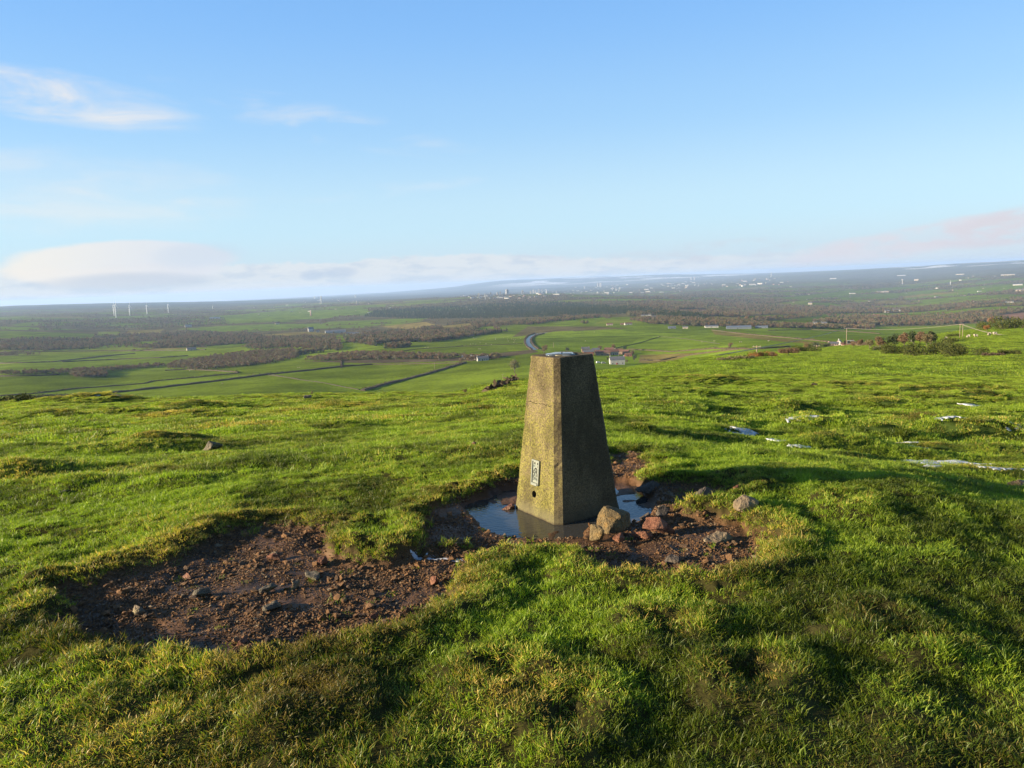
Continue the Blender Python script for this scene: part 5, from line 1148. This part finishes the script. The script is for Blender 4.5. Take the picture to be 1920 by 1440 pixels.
def pole(px, py, hp, label, arm=False, real=None):
    p = spot(px, py); k = pxm(p); h = hp * k; t = thing('utility_pole', label, 'pole', p, math.atan2(-p.x, p.y)); r_ = max(.11, .55 * k / 2)
    MB().tube([(0,0,-.5), (0,0,h)], [r_*1.15, r_*.85], 8).build('post', M['pole'], t, True)
    ca = MB().box(-.9, .9, -.06, .06, h-.35, h-.22).build('crossarm', M['pole'], t)
    for s_ in (-.7, .7): MB().tube([(s_, 0, h-.22), (s_, 0, h-.05)], .05, 6).build('insulator', M['white'], ca)
    return p, h
pl1 = pole(1587, 649, 30, 'single tall pole on the near ridge by the pink farmhouse')
def hpole(px, py, hp, label):
    p = spot(px, py); k = pxm(p); h = hp * k; t = thing('twin_pole', label, 'pole', p, math.atan2(-p.x, p.y)); g_ = 2.4 * k
    for s_ in (-1, 1): MB().tube([(s_*g_*.75, 0, -.5), (s_*g_*.75, 0, h)], [.7*k/1.6, .6*k/1.6], 8).build('post', M['pole'], t, True)
    MB().box(-g_*1.3, g_*1.3, -.08, .08, h-.3, h-.1).build('crossarm', M['pole'], t); return p, h
pl2 = hpole(1802, 634, 22, 'pair of wooden poles joined by a crossarm on the right ridge')
pl3 = pole(1419, 663, 14, 'pole in the dip left of the near ridge'); pl4 = pole(1531, 657, 9, 'short pole at the edge of the scrub on the near ridge')
for px, py, hp, lb in [(815,692,12,'pole in the pasture beside the overgrown hedge'), (943,714,12,'pole on the slope left of the pillar'), (1038,652,9,'pole in the large green field above the pillar'), (709,676,8,'left pole of two by the lane trees'), (741,675,8,'right pole of two by the lane trees'), (911,675,9,'pole beside the widest white cottage'), (1160,670,9,'pole behind the white farmhouse')]: pole(px, py, hp, lb)
def wire(a, b, sag, label, rad=.035, off=0.0):
    a = Vector(a); b = Vector(b); P = []
    for i in range(25):
        t_ = i / 24; q = a.lerp(b, t_); q.z -= sag * 4 * t_ * (1 - t_); P.append(q)
    return tag(MB().tube(P, rad, 5).build('power_line', M['wire'], None, True), label, 'power line')
def top(pp, dx=0): return Vector((pp[0].x + dx, pp[0].y, pp[0].z + pp[1] - .1))
lo = spot(1345, 681); lo = Vector((lo.x, lo.y, lo.z + 1.0)); far_r = spot(1935, 640)
for dx, nm in ((-.2, 'upper strand'), (.2, 'lower strand')):
    wire(top(pl1, dx), top(pl2, dx), 1.0, 'cable from the single pole to the twin poles, %s' % nm); wire(lo + Vector((dx, 0, 0)), top(pl1, dx), .5, 'long cable falling left from the single pole, %s' % nm)
    r_ = ray(np.array([1930.0]), np.array([630.0]))[0]; dd = dist_of(pl2[0]) * .9; wire(top(pl2, dx), Vector((r_[0]*dd + dx, r_[1]*dd, CZ + r_[2]*dd)), 1.0, 'cable leaving the twin poles to the right, %s' % nm)

# ------------------------------------------------------------------ individual trees and bushes
def tree(px, py, hp, kind, label, seed, group=None, n=900):
    p = spot(px, py); k = pxm(p); h = hp * k * (1.05 if px > 1600 else 1); n = 1700 if px > 1600 else n
    parts = conifer_parts(seed, 10, n, .5) if kind == 'con' else bare_tree_parts(seed, 10, n, .42 if kind == 'bare' else .5, 12, dict(bare='twig', rust='rust', dark='conifer')[kind])
    return plant_at('conifer_tree' if kind == 'con' else 'bare_tree' if kind == 'bare' else 'broad_tree', parts, ('trunk', 'crown'), (p.x, p.y, p.z), h / 10, label, 'tree', group)
for k, (px, py, hp, kd, lb) in enumerate([(1630,655,17,'bare','bare brown tree at the left end of the dark clump on the right'), (1650,655,20,'bare','second bare tree in the clump on the right'), (1672,653,22,'dark','dark round tree left of the middle of the clump'), (1695,652,24,'bare','bare tree in the middle of the clump'),
    (1712,648,22,'dark','tall dark tree at the back of the clump'), (1725,648,22,'bare','round russet-brown tree right of the clump middle'), (1745,648,23,'dark','tallest dark tree at the right of the clump'), (1738,650,20,'bare','low bare tree against the tallest dark one'),
    (1510,658,14,'bare','bare bush-like tree on the near ridge edge'), (1478,668,16,'bare','russet tree at the foot of the near ridge'), (1448,672,12,'bare','small orange-brown tree by the scrubby bank'), (1530,654,12,'dark','dark evergreen left of the pink farmhouse'), (1518,656,10,'dark','low evergreen left of the other one'),
    (1063,662,11,'dark','dark evergreen beside the pillar top'), (1020,664,17,'bare','bare tree over the left corner of the pillar top'), (965,700,26,'bare','leafless tree against the left side of the pillar'), (872,740,11,'bare','small pale sapling at the hill edge left of the pillar'), (865,684,14,'bare','bare tree by the low grey roofed cottage'),
    (1370,655,12,'bare','bare tree on the hedge at the end of the straw field'), (1190,678,12,'dark','dark bush-like tree right of the white farmhouse'), (830,674,8,'bare','bare tree between the two cottage groups'), (585,742,9,'bare','small bare tree just over the hill edge'),
    (1125,659,11,'bare','bare tree behind the farm range, left one'), (1150,657,12,'bare','bare tree behind the farm range, middle one'), (1172,658,10,'dark','dark tree at the back right of the farmyard'), (1186,668,12,'bare','bare tree at the right edge of the farmyard'), (1140,677,7,'dark','low evergreen between farm range and white farmhouse'), (1176,682,8,'bare','small bare tree right of the white farmhouse gable'),
    (1600,653,12,'bare','bare tree right of the pink outbuilding'), (1612,650,12,'bare','second bare tree right of the pink outbuilding'), (1860,612,14,'rust','orange-leaved tree on the right skyline'), (1850,622,10,'rust','orange-brown tree left of the gorse hill')]): tree(px, py, hp, kd, lb, 700 + k)
def bush(px, py, wp, hp, label, seed, m='gorse', n=1800):
    p = spot(px, py); k = pxm(p); w = wp * k * 1.12; h = hp * k * 1.05
    plant_at('gorse_bush' if m == 'gorse' else 'scrub_bush', bush_parts(seed, w, h, 3600, max(.08, h * .055), m, max(5, int(wp / hp * 5))), ('stem', 'foliage'), (p.x, p.y, p.z - .1), 1.0, label, 'bush', None, math.atan2(-p.x, p.y))
for k, (px, py, wp, hp, lb, m_) in enumerate([(1650,657,24,9,'small gorse bush at the left end of the ridge row','gorse'), (1682,664,56,19,'leftmost large gorse bush of the ridge row','gorse'), (1740,667,62,24,'largest gorse bush, middle of the ridge row','gorse'), (1775,660,40,20,'tall gorse bush behind the largest one','gorse'), (1815,668,66,18,'gorse bush at the right of the ridge row','gorse'),
    (1778,645,30,12,'gorse bush behind the ridge row, near the sheep','gorse'), (1892,665,28,10,'low gorse bush right of the ridge row','gorse'), (1862,668,40,7,'flat russet scrub between the last gorse bushes','hedge'), (22,758,70,17,'dark gorse bush breaking the hill edge at far left','gorse'), (66,753,46,14,'second gorse bush at the far left hill edge','gorse'),
    (1905,616,80,20,'big gorse on the right skyline','gorse'), (1872,617,60,14,'gorse left of the big skyline one','gorse'), (1790,632,24,7,'small gorse at the foot of the twin poles','gorse'), (1430,670,44,12,'russet scrub on the bank left of the near ridge','rust'), (1390,674,44,8,'low brown scrub lower on the bank','twig'), (1360,676,36,6,'lowest thin scrub at the left end of the bank','twig'), (1478,664,30,13,'bare thicket on the ridge edge right of the orange-brown tree','twig'), (1512,660,44,13,'dark green thicket rising to the pink farmhouse','gorse'), (1538,653,30,11,'dark green thicket touching the pink farmhouse','gorse')]): bush(px, py, wp, hp, lb, 800 + k, m_)
for k, (px, py, wp, hp) in enumerate([(1330,717,130,9), (1590,724,150,8)]): pass

# ------------------------------------------------------------------ sheep
def sheep_mesh():
    V = [(0,0,.62), (.34,0,.66), (-.36,0,.64), (.52,0,.80), (.66,0,.86), (.82,0,.78), (.30,.13,.40), (.30,.13,.05), (.30,-.13,.40), (.30,-.13,.05), (-.30,.13,.42), (-.33,.13,.05), (-.30,-.13,.42), (-.33,-.13,.05), (-.5,0,.55)]
    E_ = [(0,1), (0,2), (1,3), (3,4), (4,5), (1,6), (6,7), (1,8), (8,9), (2,10), (10,11), (2,12), (12,13), (2,14)]
    Rr = [.31, .27, .28, .15, .12, .07, .08, .04, .08, .04, .09, .04, .09, .04, .06]
    me = bpy.data.meshes.new('sheep'); me.from_pydata(V, E_, []); o = bpy.data.objects.new('tmp', me); ROOT.objects.link(o)
    sk = o.modifiers.new('s', 'SKIN'); me.skin_vertices[0].data[0].use_root = True
    for i, r_ in enumerate(Rr): me.skin_vertices[0].data[i].radius = (r_, r_)
    sb = o.modifiers.new('d', 'SUBSURF'); sb.levels = 1; sb.render_levels = 1
    bpy.context.view_layer.update(); dg = bpy.context.evaluated_depsgraph_get(); nm = bpy.data.meshes.new_from_object(o.evaluated_get(dg)); bpy.data.objects.remove(o)
    nm.name = 'sheep'; nm.materials.clear(); nm.materials.append(M['wool']); nm.materials.append(M['face'])
    for p in nm.polygons:
        c = p.center
        if c.x > .70 or c.z < .26: p.material_index = 1
        p.use_smooth = True
    return nm
sm = sheep_mesh()
for px, py, rz, lb in [(1773,638,.3,'sheep grazing right of the dark clump, nearest the gorse'), (1815,634,.1,'sheep just right of the twin poles'), (1830,633,2.8,'sheep second to the right of the twin poles'), (1648,656,.4,'sheep lying by the small gorse bush, right one'), (1640,657,.2,'sheep beside the small gorse bush, left one'), (1854,630,.3,'sheep further along the right skyline'), (1866,629,2.9,'last sheep along the right skyline'), (1710,642,.2,'sheep in front of the dark tree clump')]:
    p = spot(px, py); o = obj('sheep', sm, None, p); o.rotation_euler = (0, 0, rz); o.scale = (1.0,) * 3; tag(o, lb, 'sheep', 'sheep on the right ridge')
for k in range(46):
    px, py = (random.uniform(880, 985), random.uniform(632, 647)) if k < 26 else random.choice([(1237,632), (1316,642), (1389,642), (1210,657), (1117,623), (1300,650), (1340,640), (900,655), (760,690), (560,690), (354,696), (420,720), (1250,645), (1180,640), (1360,636), (1100,640), (800,652), (940,660), (1440,640), (700,655)])
    p = spot(px + random.uniform(-3, 3), py); o = obj('sheep', sm, None, p); o.rotation_euler = (0, 0, random.uniform(0, 6.28)); o.scale = (1.3,) * 3; tag(o, 'far sheep dotting a green pasture as a pale speck', 'sheep', 'far sheep in the pastures')

# ------------------------------------------------------------------ vehicle by the farmhouse
def van(px, py, label, m, rz=0.0):
    p = spot(px, py); t = thing('parked_van', label, 'van', (p.x, p.y, p.z), rz, 'vehicles by the farmhouse'); 
    V = []
    for y in (-.95, .95): V += [(-2.4,y,.45), (2.4,y,.45), (2.45,y,1.05), (1.7,y,1.2), (1.2,y,1.95), (-2.3,y,2.05), (-2.45,y,1.2)]
    F = [tuple(range(7))[::-1], tuple(range(7, 14))] + [(i, (i+1) % 7, 7+(i+1) % 7, 7+i) for i in range(7)]
    b = MB().add(V, F).build('body', M[m], t)
    MB().add([(1.72,-.8,1.24), (1.72,.8,1.24), (1.26,.75,1.88), (1.26,-.75,1.88)], [(0,1,2,3)]).build('windscreen', M['glass'], t)
    MB().box(-2.0, 1.0, -.97, -.94, 1.25, 1.8).build('side_window', M['glass'], t)
    for x in (-1.5, 1.5):
        for y in (-.85, .85): MB().tube([(x, y-.1, .34), (x, y+.1, .34)], .34, 12).build('wheel', M['dark'], t)
van(1122, 681, 'white van parked left of the white farmhouse', 'paint', .3); van(1132, 682, 'pale car-like van nearest the white farmhouse gable', 'galv', .1)

# ------------------------------------------------------------------ the air
lo_z = float(gz.min()) - 1.0; hi_z = float(max(gz.max(), 60)) + 12
hb = MB().box(-41900, 41900, -41900, 41900, lo_z, hi_z).mesh('haze', None)
hm_ = bpy.data.materials.new('haze'); hm_.use_nodes = True; nt = hm_.node_tree; nt.nodes.clear(); g = G(nt); ho = g.n('ShaderNodeOutputMaterial'); pv = g.n('ShaderNodeVolumePrincipled')
pv.inputs['Color'].default_value = (.45, .64, 1.0, 1); pv.inputs['Density'].default_value = HAZE = 5.0e-5; pv.inputs['Anisotropy'].default_value = .1; nt.links.new(pv.outputs[0], ho.inputs['Volume'])
hb.materials.append(hm_); tag(obj('haze', hb), 'pale blue haze over the valley', 'haze', kind='stuff')
